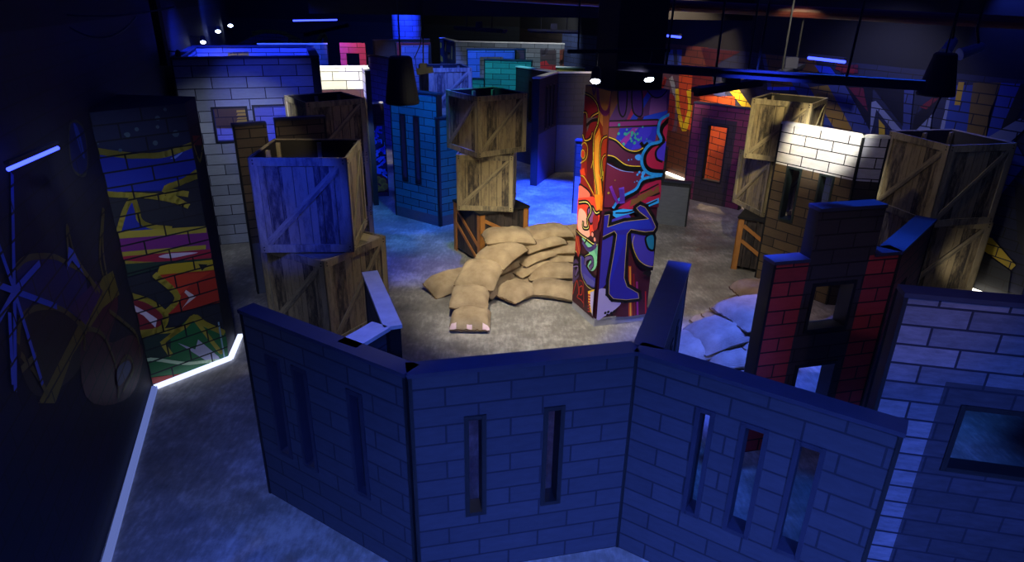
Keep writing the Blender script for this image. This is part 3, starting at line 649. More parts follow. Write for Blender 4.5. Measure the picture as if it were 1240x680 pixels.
# mural strokes on far walls
a = Art((-9.9, 24.3), (.1, 20.0), 0, 2.5, (200, 0, .294)); O2 = (120, 104, 40)
a.stroke([(285,195),(340,165),(400,140),(470,135),(530,165)], O2, .12); a.stroke([(310,190),(380,158),(450,150),(500,165)], (60,70,110), .2); a.stroke([(360,135),(420,128),(480,135),(520,150),(560,170)], O2, .12)
a.stroke([(625,220),(630,180),(650,145),(662,180),(655,270)], O2, .2); a.fill([(632,210),(650,155),(655,200),(650,270),(640,270)], (40,50,120)); a.fill([(638,220),(647,220),(647,275),(638,275)], (150,150,190))
a.crop = (460, 20, .1618); a.stroke([(255,140),(285,115),(285,160)], (190,150,30), .2); 
struct(a.build(None, 'trim_3'))
a = Art(RA, RB, 0, 2.46, (780, 60, K)); F_, S_ = a.fill, a.stroke
GO, GB, WH = (128, 102, 36), (52, 62, 112), (120, 128, 150)
F_([(50,0),(195,0),(190,110),(50,110)], (40,60,130)); S_([(110,20),(105,90)], (20,24,50), .12); S_([(160,10),(165,90)], (20,24,50), .12)
F_([(60,110),(180,120),(170,420),(100,460),(100,200)], (84,60,70)); S_([(75,130),(90,190),(110,150)], (150,40,30), .1); S_([(140,150),(160,240),(150,330)], (150,160,160), .12); F_([(110,240),(160,250),(150,400),(110,420)], (110,30,24), True)
F_([(180,100),(290,110),(290,300),(240,420),(180,400)], (170,64,20)); S_([(170,210),(178,310),(200,400),(215,400),(235,310),(236,215)], (215,190,30), .11); S_([(225,215),(232,300),(205,400)], (215,190,30), .06)
F_([(110,420),(240,420),(210,680),(60,680)], (80,40,20)); F_([(250,130),(350,140),(420,290),(240,285)], (88,22,20)); F_([(330,120),(400,60),(560,-20),(400,-20),(290,-20)], (60,18,22))
F_([(340,200),(400,190),(470,310),(400,300)], GB); F_([(430,200),(485,200),(565,310),(510,300)], (190,160,30)); F_([(490,200),(560,200),(620,280),(600,320),(560,300)], (24,20,30))
F_([(600,-20),(640,10),(690,200),(640,205)], GB); F_([(625,20),(700,-10),(880,40),(900,110),(750,195),(660,200)], (100,70,30)); F_([(880,80),(960,90),(990,130),(910,125)], (30,60,200)); S_([(640,200),(780,200)], (30,60,220), .05)
F_([(290,240),(470,240),(470,760),(290,760)], (170,70,24))
a.crop = (940, 0, .294)
F_([(130,360),(215,350),(350,560),(240,560)], GO); F_([(60,330),(130,345),(260,560),(200,560),(100,400)], (44,60,120)); F_([(215,350),(285,350),(400,560),(330,560)], GB); F_([(285,350),(400,350),(390,540)], (14,14,24)); F_([(300,360),(360,360),(380,460)], (90,26,40))
F_([(395,420),(412,415),(540,560),(500,560),(415,450),(400,520),(388,560)], WH); F_([(425,490),(450,520),(450,560),(425,560)], (180,150,30)); F_([(530,370),(570,370),(550,560),(520,560)], GB); F_([(400,360),(530,360),(525,520)], (12,12,20))
F_([(570,480),(700,350),(640,480),(640,560),(560,560)], (14,14,22)); F_([(595,440),(690,370),(700,380),(620,450)], (110,26,34)); F_([(575,540),(645,470),(635,540)], WH); S_([(720,380),(680,560)], WH, .05)
F_([(730,350),(830,350),(800,560),(690,560)], (36,60,130)); S_([(765,345),(750,425)], (190,150,30), .07); F_([(815,340),(930,340),(880,470),(860,600),(780,600)], (110,86,32)); F_([(930,340),(1010,345),(900,600),(860,600)], (40,64,150))
F_([(1010,345),(1060,345),(960,560),(900,600)], (12,14,24)); F_([(250,270),(340,265),(340,300),(270,300)], (80,20,40)); S_([(255,275),(320,290)], (110,24,30), .08)
a.crop = (1000, 120, .3822)
F_([(500,430),(530,440),(605,525),(590,540),(505,480)], (200,170,30)); F_([(500,480),(590,545),(575,640),(470,600)], (20,26,36)); F_([(600,250),(660,300),(640,520),(610,440)], (12,14,28)); F_([(560,150),(600,130),(640,200),(560,300)], (40,60,130)); F_([(620,60),(650,80),(560,160),(480,200),(500,130)], WH)
struct(a.build(None, 'trim_4'))
for i, (A_, B_, lb_) in enumerate((((5.62, 7.44), (5.84, 7.0), 'short glowing LED strip at the mural foot right of the tall crates'), ((3.1, 13.2), (3.35, 12.6), 'short glowing LED strip at the wall foot left of the maroon wall'), ((3.7, 11.8), (4.0, 11.15), 'glowing LED strip at the wall foot seen through the maroon window'))):
    mb = MB(); mb.bar((*A_, .02), (*B_, .02), .05, .04); tag(mb.build('led_strip', emis('led_warm', (255, 245, 225), 4), None, (*A_, 0)), lb_, 'light strip')

# ------------------------------------------------------------------ crates
def crate(near, ang, s, z0, hh, label, group=None, inner=True, open_top=True):
    """near = corner toward the viewer; ang = heading of its right-hand edge"""
    d = Vector((math.cos(ang), math.sin(ang), 0)); n = Vector((-d.y, d.x, 0)); N = Vector((near[0], near[1], z0))
    c = N+(d+n)*s/2
    o = thing('wooden_crate', c, label, 'crate', group)
    base = [(N, d), (N+d*s, n), (N+d*s+n*s, -d), (N+n*s, -n)]
    for A, dd in base:
        nn = Vector((-dd.y, dd.x, 0))
        R4 = Matrix(((dd.x, nn.x, 0, A.x), (dd.y, nn.y, 0, A.y), (0, 0, 1, A.z), (0, 0, 0, 1)))
        mb = MB(); np_ = 7; w = (s-.02)/np_
        for i in range(np_): mb.box((.01+i*w+.003, .014, .01), (.01+(i+1)*w-.003, .028, hh-.006), R4)
        mb.box((.012, .026, .01), (s-.012, .034, hh-.008), R4, 1)
        po = mb.build('side_panel', [M['crate_dark'], M['crate_back']], o, c)
        fr = MB(); r = s*.088
        for a, b in (((0, 0, 0), (r, .014, hh)), ((s-r, 0, 0), (s, .014, hh)), ((r, 0, 0), (s-r, .014, r)), ((r, 0, hh-r), (s-r, .014, hh))): fr.box(a, b, R4)
        fr.edges(nn); fr.build('side_frame', [M['crate_rail'], M['crate_edge']], po, c)
        br = MB(); P0 = R4 @ Vector((r*.98, .007, r*1.1)); P1 = R4 @ Vector((s-r*.98, .007, hh-r*1.1))
        br.bar(P0, P1, r*.85, .012, upv=tuple(nn)); br.edges(nn)
        br.build('diagonal_brace', [M['crate_rail'], M['crate_edge']], po, c)
        bo = MB()
        for x_ in (r*.5, s-r*.5):
            for z_ in (r*.3, r*.7, hh-r*.3, hh-r*.7): bo.tube([R4 @ Vector((x_, .002, z_)), R4 @ Vector((x_, -.004, z_))], .007, 6)
        bo.build('bolt', M['bolt'], po, c)['kind'] = 'stuff'
    bm_ = MB(); R4 = Matrix(((d.x, n.x, 0, N.x), (d.y, n.y, 0, N.y), (0, 0, 1, N.z), (0, 0, 0, 1)))
    bm_.box((.03, .03, .01), (s-.03, s-.03, .03), R4)
    bm_.build('bottom_board', M['crate_in'], o, c)
    if not open_top:
        tb = MB(); tb.box((.015, .015, hh-.03), (s-.015, s-.015, hh-.01), R4); tb.build('top_board', M['crate_rail'], o, c)
    if open_top and inner:
        for (x0, y0) in ((.034, .034), (s-.074, .034), (.034, s-.074), (s-.074, s-.074), (s*.5, s-.064), (.034, s*.5)):
            ib = MB(); ib.box((x0, y0, .03), (x0+.04, y0+.03, hh-.03), R4); ib.build('inner_batten', M['crate_in'], o, c)
    return o
D = math.radians
crate((-2.42, 5.9), D(4), .89, .93, .92, 'weathered wooden crate, upper of the near-left pair, open top', None)
crate((-1.77, 5.72), D(60), .88, 0, .92, 'wooden crate on the floor under the open near-left crate', open_top=False)
for i, lb_ in enumerate(('wooden crate at the bottom of the stack behind the brown ruin wall', 'wooden crate in the middle of the stack behind the brown ruin wall', 'dim open wooden crate topping the stack in front of the white-brick house')):
    crate((-2.38, 7.64), D(37), .73, i*.7, .695, lb_, open_top=i == 2)
for i, lb_ in enumerate(('wooden crate at the foot of the far blue-lit stack', 'middle wooden crate of the far blue-lit stack', 'blue-lit open crate atop the far stack behind the teal wall')):
    crate((-1.43, 11.24), D(20), .75, i*.72, .715, lb_, open_top=i == 2)
crate((-.44, 7.88), D(36), .73, 1.44, .72, 'weathered open crate topping the central stack by the sandbags')
crate((-.72, 8.08), D(-3), .72, .72, .715, 'yellow-lit wooden crate in the middle of the central stack', open_top=False)
crate((3.42, 7.75), D(53), .7, 1.44, .72, 'pale yellow-lit open crate topping the stack behind the white-topped brick block')
crate((3.15, 8.0), D(14), .7, .72, .715, 'shaded wooden crate in the middle of the stack behind the brick block', open_top=False)
crate((4.66, 7.05), D(13), .88, .925, .92, 'large dark open crate topping the pair at the far right')
crate((4.68, 7.3), D(-1), .88, 0, .92, 'large dark wooden crate on the floor under the far-right open crate', open_top=False)
def framed(near, ang, s, hh, label):
    d = Vector((math.cos(ang), math.sin(ang), 0)); n = Vector((-d.y, d.x, 0)); N = Vector((near[0], near[1], 0)); c = N+(d+n)*s/2
    o = thing('framed_box', c, label, 'crate')
    for A, dd in [(N, d), (N+d*s, n), (N+d*s+n*s, -d), (N+n*s, -n)]:
        nn = Vector((-dd.y, dd.x, 0)); R4 = Matrix(((dd.x, nn.x, 0, A.x), (dd.y, nn.y, 0, A.y), (0, 0, 1, 0), (0, 0, 0, 1)))
        mb = MB(); w = s/6
        for i in range(6): mb.box((i*w+.003, .014, .05), ((i+1)*w-.003, .03, hh-.02), R4)
        po = mb.build('side_panel', M['darkplank'], o, c)
        r = .075
        for a, b in (((0, 0, 0), (r, .014, hh-.015)), ((s-r, 0, 0), (s, .014, hh-.015))):
            f_ = MB(); f_.box(a, b, R4); f_.build('corner_post', M['tan'], po, c)
        for z_ in (0, .2):
            b_ = MB(); b_.bar(R4 @ Vector((r, .007, hh-.1-z_)), R4 @ Vector((s-r, .007, hh-.1-z_-.34)), .045, .012, upv=tuple(nn)); b_.build('diagonal_brace', M['tan'], po, c)
    t_ = MB(); R4 = Matrix(((d.x, n.x, 0, N.x), (d.y, n.y, 0, N.y), (0, 0, 1, 0), (0, 0, 0, 1)))
    t_.box((-.01, -.01, hh-.015), (s+.01, s+.01, hh+.012), R4); t_.build('top_board', plain('black_top_board', (24, 24, 24), .5), o, c)
    return o
framed((-.42, 7.95), D(32), .74, .705, 'black-topped plank box with tan corner posts under the central crate stack')
framed((3.47, 7.68), D(60), .69, .705, 'black-topped plank box with tan frame at the foot of the stack by the brick block')

# ------------------------------------------------------------------ sandbags
def bag(loc, yaw, pitch, label, L=.62, W=.42, T=.17, roll=0, sag=.02, group=None, stain=False, seed=0):
    nu, nv = 22, 16; mb = MB(); rnd = random.Random(seed*13+5); off = Vector((rnd.uniform(0, 50), rnd.uniform(0, 50), seed))
    def P(i, j, side):
        u, v = 2*i/nu-1, 2*j/nv-1
        prof = (max(0, 1-abs(u)**4.5)*max(0, 1-abs(v)**3.6))**.5
        x = L/2*u*(1-.05*(1-v*v)*u*u-.07*(u*v)**6); y = W/2*v*(1-.04*(1-u*u)*v*v-.07*(u*v)**6)
        z = side*T/2*prof*(1.0 if side > 0 else .8) - sag*(u*u*1.2+v*v*.4)
        nz = noise.noise(Vector((u*1.6, v*1.4, side*.5))+off)*.022*prof + noise.noise(Vector((u*6, v*3, side))+off)*.009
        wr = math.sin(v*16+noise.noise(Vector((u*2, v*2, 1))+off)*6)*.006*abs(u)**3
        return Vector((x, y, z+nz*(1 if prof > .05 else .4)+wr))
    for side in (1, -1):
        for i in range(nu):
            for j in range(nv):
                q_ = [P(i, j, side), P(i+1, j, side), P(i+1, j+1, side), P(i, j+1, side)]
                if side < 0: q_.reverse()
                mb.face(q_, mi=1 if (stain and side > 0 and i <= 1 and (j < 3 or j > 12 or (j in (7, 8) and i == 0))) else 0)
    ob = mb.build('sandbag', [M['burlap'], M['stain']], None, None, True, True)
    ob.location = loc; ob.rotation_euler = (roll, pitch, yaw)
    tag(ob, label, 'sandbag', group)
    for sx in (0, nu):
        sm = MB(); pts_ = [P(sx, j, 1) for j in range(nv+1)]
        pts_ = [p+Vector((.006 if sx else -.006, 0, 0)) for p in pts_]
        sm.tube(pts_, .007, 5); so = sm.build('stitched_seam', M['seam'], None); so.parent = ob
    return ob
GP = 'hidden-end sandbags in the lower layers of the central pile'
B = [
 (*G(570, 385, .07), 90, 0, 'sandbag with white and pink stained edge, nearest end of the central wall', dict(L=.46, W=.44, T=.17, stain=True)),
 (*G(569, 359, .165), 88, -6, 'second sandbag from the stained near end of the central wall', dict(L=.44, W=.44, T=.18)),
 (*G(581, 331, .29), 74, -13, 'large smooth sandbag, third from the near end of the central wall', dict(L=.52, W=.5, T=.19)),
 (*G(606, 306, .41), 52, -14, 'sandbag sloping just below the topmost bag of the central wall', dict(L=.52, W=.5, T=.18)),
 (*G(616, 286, .53), 12, 3, 'topmost plump sandbag at the left of the central wall', dict(L=.64, W=.4, T=.2)),
 (-.73, 7.2, .1, 35, -6, 'lone sandbag slumped on the floor left of the central wall', dict(L=.6, W=.36, T=.2, roll=.25)),
 (.06, 7.02, .085, 48, 0, 'flat sandbag lying on the floor inside the curve of the central wall', dict(L=.5, W=.42)),
 (.50, 7.08, .085, -16, 0, 'flat sandbag on the floor beside the foot of the graffiti pillar', dict(L=.64, W=.42)),
 (.52, 7.5, .13, 8, 0, 'thick bottom sandbag behind the flat bag by the pillar', dict(L=.7, W=.4, T=.2)),
 (.44, 7.93, .50, 18, 0, 'top back sandbag just right of the topmost plump bag', dict(L=.62, W=.4)),
 (.80, 8.08, .44, 8, 0, 'rear sandbag with a grey mark, partly behind the pillar', dict(L=.6, W=.4)),
 (.36, 7.72, .43, 30, -4, 'edge-on sandbag with dark seam on the top row of the curve', dict(L=.6, W=.34, T=.13)),
 (.28, 7.64, .30, 35, -6, 'sandbag with seamed end in the third row of the curve', dict(L=.55, W=.36, T=.125)),
 (.68, 7.8, .34, 4, 0, 'right sandbag of the upper row meeting the pillar', dict(L=.55, W=.36, T=.125)),
 (.22, 7.55, .19, 38, -5, 'sandbag with seamed end in the second row of the curve', dict(L=.55, W=.36, T=.125)),
 (.66, 7.76, .235, 2, 0, 'right sandbag of the middle row meeting the pillar', dict(L=.55, W=.36, T=.125)),
 (.2, 7.48, .075, 30, 0, 'lowest seamed sandbag inside the curve of the central wall', dict(L=.55, W=.36, T=.125)),
 (-.3, 7.12, .1, 66, 0, 'sandbag on the floor beneath the large smooth third bag', dict(L=.55, W=.44, T=.15)),
 (-.12, 7.5, .09, 45, 0, 'floor sandbag beneath the sloping bags of the central wall', dict(L=.58, W=.44, T=.16)),
 (-.12, 7.52, .23, 48, 0, 'middle-layer sandbag beneath the sloping bags of the central wall', dict(L=.56, W=.44, T=.16)),
 (.1, 7.8, .38, 20, 0, 'sandbag directly beneath the topmost plump bag', dict(L=.56, W=.4, T=.15)),
]
for i, (x, y, z, yw, pt, lb_, kw) in enumerate(B): bag((x, y, z), D(yw), D(pt), lb_, seed=i+1, **kw)
B2 = [
 (2.28, 5.5, .58, 20, 0, 'large blue-lit sandbag topping the right pile beside the red brick wall', dict(L=.66, W=.55, T=.2, pitch2=-14)),
 (1.93, 5.36, .44, 15, -12, 'large blue-lit sandbag in the middle of the right pile', dict(L=.62, W=.5, T=.2)),
 (1.58, 5.28, .30, 12, -14, 'blue-lit sandbag at the left end of the right pile beside the bunker wing', dict(L=.6, W=.5, T=.2)),
 (2.02, 5.2, .3, 10, 0, 'crumpled blue sandbag second layer down in the right pile', dict(L=.6, W=.44, T=.16)),
 (2.1, 5.12, .18, 5, 0, 'crumpled blue sandbag third layer down in the right pile', dict(L=.6, W=.44, T=.15)),
 (1.75, 5.22, .17, 8, 0, 'low blue sandbag under the left end of the right pile', dict(L=.56, W=.44, T=.15)),
 (1.95, 5.2, .07, 8, 0, 'bottom blue sandbag on the floor in the right pile', dict(L=.6, W=.44, T=.14)),
 (2.3, 5.4, .42, 14, 0, 'sandbag beneath the large top bag of the right pile', dict(L=.58, W=.46, T=.16)),
 (2.3, 5.45, .25, 14, 0, 'sandbag two below the large top bag of the right pile', dict(L=.58, W=.46, T=.17)),
 (2.62, 6.2, .50, 5, -4, 'pale pinkish sandbag topping the stair of bags near the brown brick block', dict(L=.64, W=.46, T=.17)),
 (2.52, 6.18, .36, 12, -6, 'pink sandbag just below the pale top bag near the brick block', dict(L=.56, W=.42, T=.15)),
 (2.42, 6.22, .25, 16, 0, 'pointed-corner pink sandbag third down near the brick block', dict(L=.56, W=.42, T=.14)),
 (2.36, 6.28, .15, 18, 0, 'pink sandbag fourth down near the brick block', dict(L=.56, W=.42, T=.13)),
 (2.26, 6.34, .06, 20, 0, 'lowest pink sandbag with a pale corner resting on the floor', dict(L=.56, W=.42, T=.13)),
]
for i, (x, y, z, yw, pt, lb_, kw) in enumerate(B2):
    kw.pop('pitch2', None); bag((x, y, z), D(yw), D(pt), lb_, seed=i+40, **kw)

# ------------------------------------------------------------------ ceiling fittings
CZ = 3.9
pp = MB(); pp.tube([(-.6, 8.3, 3.25), (1.2, 7.6, 3.19), (4.6, 6.2, 3.08), (6.5, 5.4, 3.02)], .055, 14)
tag(pp.build('ceiling_pipe', M['pipe'], None, (2, 7, 3.1), True), 'long red-brown pipe running under the dark ceiling at upper right', 'pipe')
bl = thing('track_rail', (1.6, 4.8, 2.75), 'dark blue-grey lighting rail hanging across the right side of the room', 'rail')
p0, p1 = G(750, 81, 2.75), G(1119, 105, 2.75)
mb = MB(); mb.bar(p0, p1, .05, .045); mb.bar(p0+Vector((0,0,.03)), p1+Vector((0,0,.03)), .08, .012); mb.build('rail', M['fixture'], bl, p0)
for t_ in (.18, .5, .78):
    q_ = p0.lerp(p1, t_); mb = MB(); mb.tube([q_+Vector((0,0,.03)), Vector((q_.x+.03, q_.y, CZ))], .008, 6); mb.build('suspension_rod', M['metal'], bl, q_)
EB = emis('uv_tube_glow', (52, 66, 255), 5)
def tube(a, b, label, rad=.02):
    a, b = Vector(a), Vector(b); o = thing('blacklight_tube', (a+b)/2, label, 'light')
    mb = MB(); mb.tube([a, b], rad, 8); mb.build('glowing_tube', EB, o, a)
    h_ = MB(); h_.bar(a+Vector((0,0,.02+rad)), b+Vector((0,0,.02+rad)), rad*2.4, rad*1.5); h_.build('fixture_body', M['fixture'], o, a)
    return o
tube(G(355, 25, 2.6), G(408, 24, 2.6), 'glowing blue tube light over the far left of the room')
tube(G(795, 42, 2.65), G(824, 45, 2.65), 'glowing blue tube light just right of the black column')
tube(G(979, 70, 2.52), G(1023, 75, 2.52), 'glowing blue tube light in front of the right mural')
tube(G(10, 205, 2.4), G(70, 179, 2.42), 'long glowing blue tube light on the left wall', .011)
tube(G(563, 26, 2.5), G(592, 26, 2.5), 'faint blue tube light at the far centre wall')
def fixture(a, b, label):
    a, b = Vector(a), Vector(b); o = thing('bar_fixture', (a+b)/2, label, 'light')
    mb = MB(); mb.bar(a, b, .09, .035); mb.bar(a-Vector((0,0,.03)), b-Vector((0,0,.03)), .04, .03); mb.build('fixture_body', M['fixture'], o, a)
    m_ = a.lerp(b, .5); mb = MB(); mb.box((m_.x-.06, m_.y-.05, m_.z+.02), (m_.x+.06, m_.y+.05, m_.z+.12)); mb.build('driver_box', M['fixture'], o, m_)
    for t_ in (.25, .75):
        q_ = a.lerp(b, t_); mb = MB(); mb.tube([q_+Vector((0,0,.02)), Vector((q_.x, q_.y, CZ))], .009, 6); mb.build('suspension_rod', M['metal'], o, q_)
    return o
fixture(G(843, 109, 2.6), G(922, 97, 2.62), 'unlit blue-grey bar light hanging left of the pale crate')
fixture(G(938, 91, 2.6), G(970, 79, 2.62), 'shorter unlit blue-grey bar light hanging above the pale crate')
fixture(G(551, 33, 2.7), G(612, 37, 2.7), 'distant unlit bar light hanging at the far centre')
fixture(G(640, 36, 2.7), G(702, 38, 2.7), 'distant unlit bar light hanging left of the black column')
def spotlamp(loc, aim, label, r=.035, col=(235, 245, 255), st=30, drop=None):
    loc = Vector(loc); aim = Vector(aim); d = (aim-loc).normalized(); o = thing('spotlight', loc, label, 'light')
    mb = MB(); mb.tube([loc-d*.12, loc-d*.1, loc], [r*.6, r, r*1.15], 12); mb.build('lamp_body', M['black'], o, loc, True)
    g_ = MB(); g_.tube([loc+d*.001, loc+d*.008, loc+d*.02], [r*1.05, r*.95, r*.3], 12); g_.build('bulb', emis('spot_glow', col, st), o, loc, True)
    s_ = MB(); s_.tube([loc-d*.1, (loc.x, loc.y, loc.z+.22) if drop is None else drop], .008, 6); s_.build('stem', M['metal'], o, loc)
    return o
for (px, py), lb_ in (((721, 98), 'small white glowing spotlight above the left edge of the graffiti pillar'), ((786, 96), 'small white glowing spotlight above the right edge of the graffiti pillar')):
    p = G(px, py, 2.6); spotlamp(p, p+Vector((-.12 if px < 750 else .1, -.6, -1)), lb_, .038)
tk = thing('track_rail', (.8, 5.7, 2.83), 'short black track holding the two spotlights over the graffiti pillar', 'rail')
mb = MB(); mb.bar((.42, 5.55, 2.83), (1.3, 5.9, 2.83), .035, .03); mb.build('rail', M['black'], tk, (.42, 5.55, 2.83))
mb = MB(); mb.tube([(.5, 5.58, 2.83), (.48, 5.58, CZ)], .008, 6); mb.build('suspension_rod', M['metal'], tk, (.5, 5.58, 2.83))
for i, ((px, py), lb_) in enumerate((((216, 71), 'nearest glowing wall spotlight over the white-brick house'), ((246, 51), 'second glowing spotlight along the left wall'), ((264, 38), 'third glowing spotlight along the left wall'), ((279, 31), 'farthest glowing spotlight along the left wall'))):
    d_ = ray(px, py); nn = Vector((LWd.y, -LWd.x, 0)); t_ = (LW0+nn*.2-CAM).dot(nn)/d_.dot(nn); p = CAM+d_*t_
    spotlamp(p, p+Vector((.3, -.8, -1)), lb_, .03+.012*i, (190, 205, 255), 14, drop=tuple(p+Vector((-.25, 0, .1))))
# cone lamps
def cone(c, h_, r0, r1, label):
    c = Vector(c); o = thing('cone_lamp', c, label, 'lamp')
    mb = MB(); mb.tube([c+Vector((0,0,h_*.5)), c+Vector((0,0,h_*.46)), c+Vector((0,0,h_*.4)), c-Vector((0,0,h_*.46)), c-Vector((0,0,h_*.5))], [r0*.85, r0, r0*1.03, r1, r1*.97], 28); mb.build('lamp_shade', plain('navy_black_shade', (7, 9, 22), .7), o, c, True)
    mb = MB(); mb.tube([c+Vector((0,0,h_*.5)), Vector((c.x, c.y, CZ))], .006, 6); mb.build('cord', M['metal'], o, c)
cone(CAM+ray(486, 97)*(6.0/ray(486, 97).y), .40, .1, .15, 'black cone-shaped hanging lamp left of the central crate stack')
cone(CAM+ray(1139, 90)*(4.9/ray(1139, 90).y), .29, .075, .125, 'black cone-shaped hanging lamp near the far-right mural')
br = thing('lamp_bracket', G(513, 87, 2.62), 'small black bracket with looping cable beside the cone lamp', 'bracket')
p = G(513, 87, 2.62); mb = MB(); mb.bar(p+Vector((-.06, 0, 0)), p+Vector((.08, .02, .02)), .05, .05); mb.box((p.x-.03, p.y-.02, p.z), (p.x+.03, p.y+.02, p.z+.07)); mb.build('bracket_arm', M['black'], br, p)
mb = MB(); mb.tube([p+Vector((0,0,.05)), p+Vector((.01,0,.4)), Vector((p.x, p.y, CZ))], .006, 6); mb.build('support_rod', M['metal'], br, p)
mb = MB(); mb.tube([p+Vector((-.06,0,.02)), p+Vector((-.07,0,.12)), p+Vector((-.02,0,.22)), p+Vector((.0,0,.35))], .005, 6); mb.build('cable', M['black'], br, p)
def cctv(px, py, y, d, label):
    p = CAM+ray(px, py)*(y/ray(px, py).y); o = thing('ceiling_spotlight', p, label, 'light'); d = Vector(d).normalized()
    mb = MB(); mb.tube([p-d*.1, p-d*.08, p+d*.07, p+d*.09], [.02, .035, .04, .045], 14); mb.build('lamp_can', M['white_metal'], o, p, True)
    mb = MB(); mb.tube([p-d*.06, p+Vector((0,0,.15)), Vector((p.x, p.y, CZ))], .01, 8); mb.build('stem', M['metal'], o, p)
cctv(1149, 57, 5.2, (-.6, -.6, -.5), 'pale round ceiling spotlight can above the right cone lamp')
cctv(1176, 61, 5.2, (-.9, -.1, -.3), 'long pale ceiling spotlight can pointing left at the upper right')
for (pa_, pb_, sg, lb_) in (((0, 4), (212, 8), 12, 'thin cable sagging across the dark upper left'), ((60, 14), (165, 20), 26, 'shorter looping cable below the long upper-left cable')):
    A_, B_ = CAM+ray(*pa_)*(5/ray(*pa_).y), CAM+ray(*pb_)*(5/ray(*pb_).y)
    mb = MB(); mb.tube([A_.lerp(B_, t/12)-Vector((0, 0, sg*.006*4*(t/12)*(1-t/12))) for t in range(13)], .007, 6)
    tag(mb.build('hanging_cable', plain('grey_cable', (60, 64, 80), .5), None, A_, True), lb_, 'cable')
mb = MB(); p = Vector((-3.9, 7.7, 0)); mb.box((p.x-.06, p.y-.05, 2.47), (p.x+.02, p.y+.03, CZ)); struct(mb.build('trim_5', M['black'], None, p))
mb = MB(); mb.box((-3.4, 11.6, 2.95), (9, 11.9, 3.3)); struct(mb.build('trim_6', M['black'], None, (0, 11.7, 2.95)))

# ------------------------------------------------------------------ light
def spot(loc, tgt, col, e, ang=60, blend=.5, r=.05):
    l = bpy.data.lights.new('spot_light', 'SPOT'); l.energy = e; l.color = col; l.spot_size = D(ang); l.spot_blend = blend; l.shadow_soft_size = r
    o = bpy.data.objects.new('spot_light', l); C.objects.link(o); o.location = loc
    o.rotation_euler = (Vector(tgt)-Vector(loc)).to_track_quat('-Z', 'Y').to_euler(); return o
def area(loc, tgt, col, e, sx, sy):
    l = bpy.data.lights.new('area_light', 'AREA'); l.shape = 'RECTANGLE'; l.size = sx; l.size_y = sy; l.energy = e; l.color = col
    o = bpy.data.objects.new('area_light', l); C.objects.link(o); o.location = loc
    o.rotation_euler = (Vector(tgt)-Vector(loc)).to_track_quat('-Z', 'Y').to_euler(); return o
BLU = (.03, .08, 1.0); WHT = (1.0, .93, .82); CB = (.14, .22, 1.0); COOL = (.75, .82, 1.0)
#LIGHTS
# white
spot((-.55, 5.5, 2.95), (.3, 7.1, 0), WHT, 420, 66, .9, .03)
spot((.9, 4.9, 2.8), (.3, 6.9, 0), WHT, 110, 70, .9)
spot((2.1, 6.6, 2.8), (1.8, 8.6, 0), WHT, 170, 80, .9)
spot((-.6, 4.6, 3.6), (-.3, 7.8, .9), (1, .86, .5), 170, 34, .6)
spot((2.2, 5.6, 3.6), (3.2, 8.0, 2.0), (1, .84, .5), 420, 30, .5)
spot((2.6, 5.6, 3.6), (3.5, 7.3, 1.95), (1, .97, .9), 900, 22, .6)
spot((2.3, 5.9, 2.5), (3.35, 7.3, .9), (1, .85, .65), 34, 34, .7)  # added soft fill for the brown lower brick of the block
spot((-4.0, 9.3, 2.2), (-4.5, 10.75, 1.7), (1, .85, .4), 30, 60, .6, .02)  # added unseen warm lamp so the yellow bricks inside the house show
spot((2.6, 6.2, 3.3), (4.5, 7.5, 1.4), (1, .85, .6), 26, 36, .5)
spot((-.4, 6.6, 3.6), (-1.6, 6.3, 1.4), (1, .9, .6), 90, 30, .5)
spot((1.3, 4.9, 2.5), (1.15, 6.4, 1.2), (1, .9, .85), 60, 76, .7)
spot((.0, 5.6, 2.6), (.75, 6.5, 1.2), (1, .88, .75), 46, 76, .7)
# blue floods
spot((.3, 9.6, 3.8), (.5, 10.9, 0), (.015, .05, 1), 14000, 40, .35)
spot((-.8, 8.2, 3.8), (-1.3, 8.6, 0), BLU, 600, 44, .6)
spot((-1.4, 7.8, 3.8), (-1.6, 10, .9), (.02, .08, 1), 700, 36, .15)
spot((-1.0, 8.4, 3.8), (-1.0, 9.7, .9), (.05, .6, .7), 190, 60, .5)
spot((-3.2, 6.6, 3.8), (-3.2, 8.8, 1.9), (.05, .08, 1), 230, 34, .8)
spot((-2.7, 7.6, 2.4), (-3.7, 8.8, 1.0), COOL, 60, 80, .8)
spot((-4.0, 9.6, 3.8), (-4.1, 10.6, 2.1), (.02, .05, 1), 900, 90, .5)
spot((-1.9, 2.9, 3.6), (-2.05, 5.9, 1.5), (.01, .035, 1), 900, 19, .6)
spot((2.2, 4.5, 3.85), (2.25, 4.3, 1.9), (.02, .13, 1), 380, 52, .5)
spot((2.1, 2.6, 3.5), (2.3, 4.2, 1.2), (.55, .5, .9), 26, 34, .7)
spot((2.6, 4.3, 3.4), (3.15, 4.8, 1.5), (.03, .16, 1), 260, 30, .5)
spot((1.4, 4.0, 3.8), (1.9, 5.3, .3), (.05, .1, 1), 1900, 34, .6)
spot((2.2, 4.9, 3.6), (2.5, 6.3, .4), (1, .75, .75), 130, 36, .6)
spot((5.4, 8.0, 3.85), (5.1, 7.6, 1.8), (.04, .08, 1), 260, 60, .5)
spot((3.8, 8.6, 3.3), (4.9, 9.3, 1.5), (.5, .5, 1), 110, 110, .8)
spot((4.6, 6.2, 2.6), (5.9, 7.2, .8), (.3, .4, 1), 5, 90, .8)
spot((-2.0, 5.9, 2.7), (-2.7, 7.1, 1.4), (1, .85, .6), 26, 40, .7)  # added unseen warm fill on the brown ruin wall
spot((0, 3.3, 3.85), (0, 3.15, 1.4), (.02, .07, 1), 130, 84, .8)
spot((-1.2, 3.9, 3.8), (-1.3, 3.4, 1.4), (.02, .06, 1), 30, 40, .8)
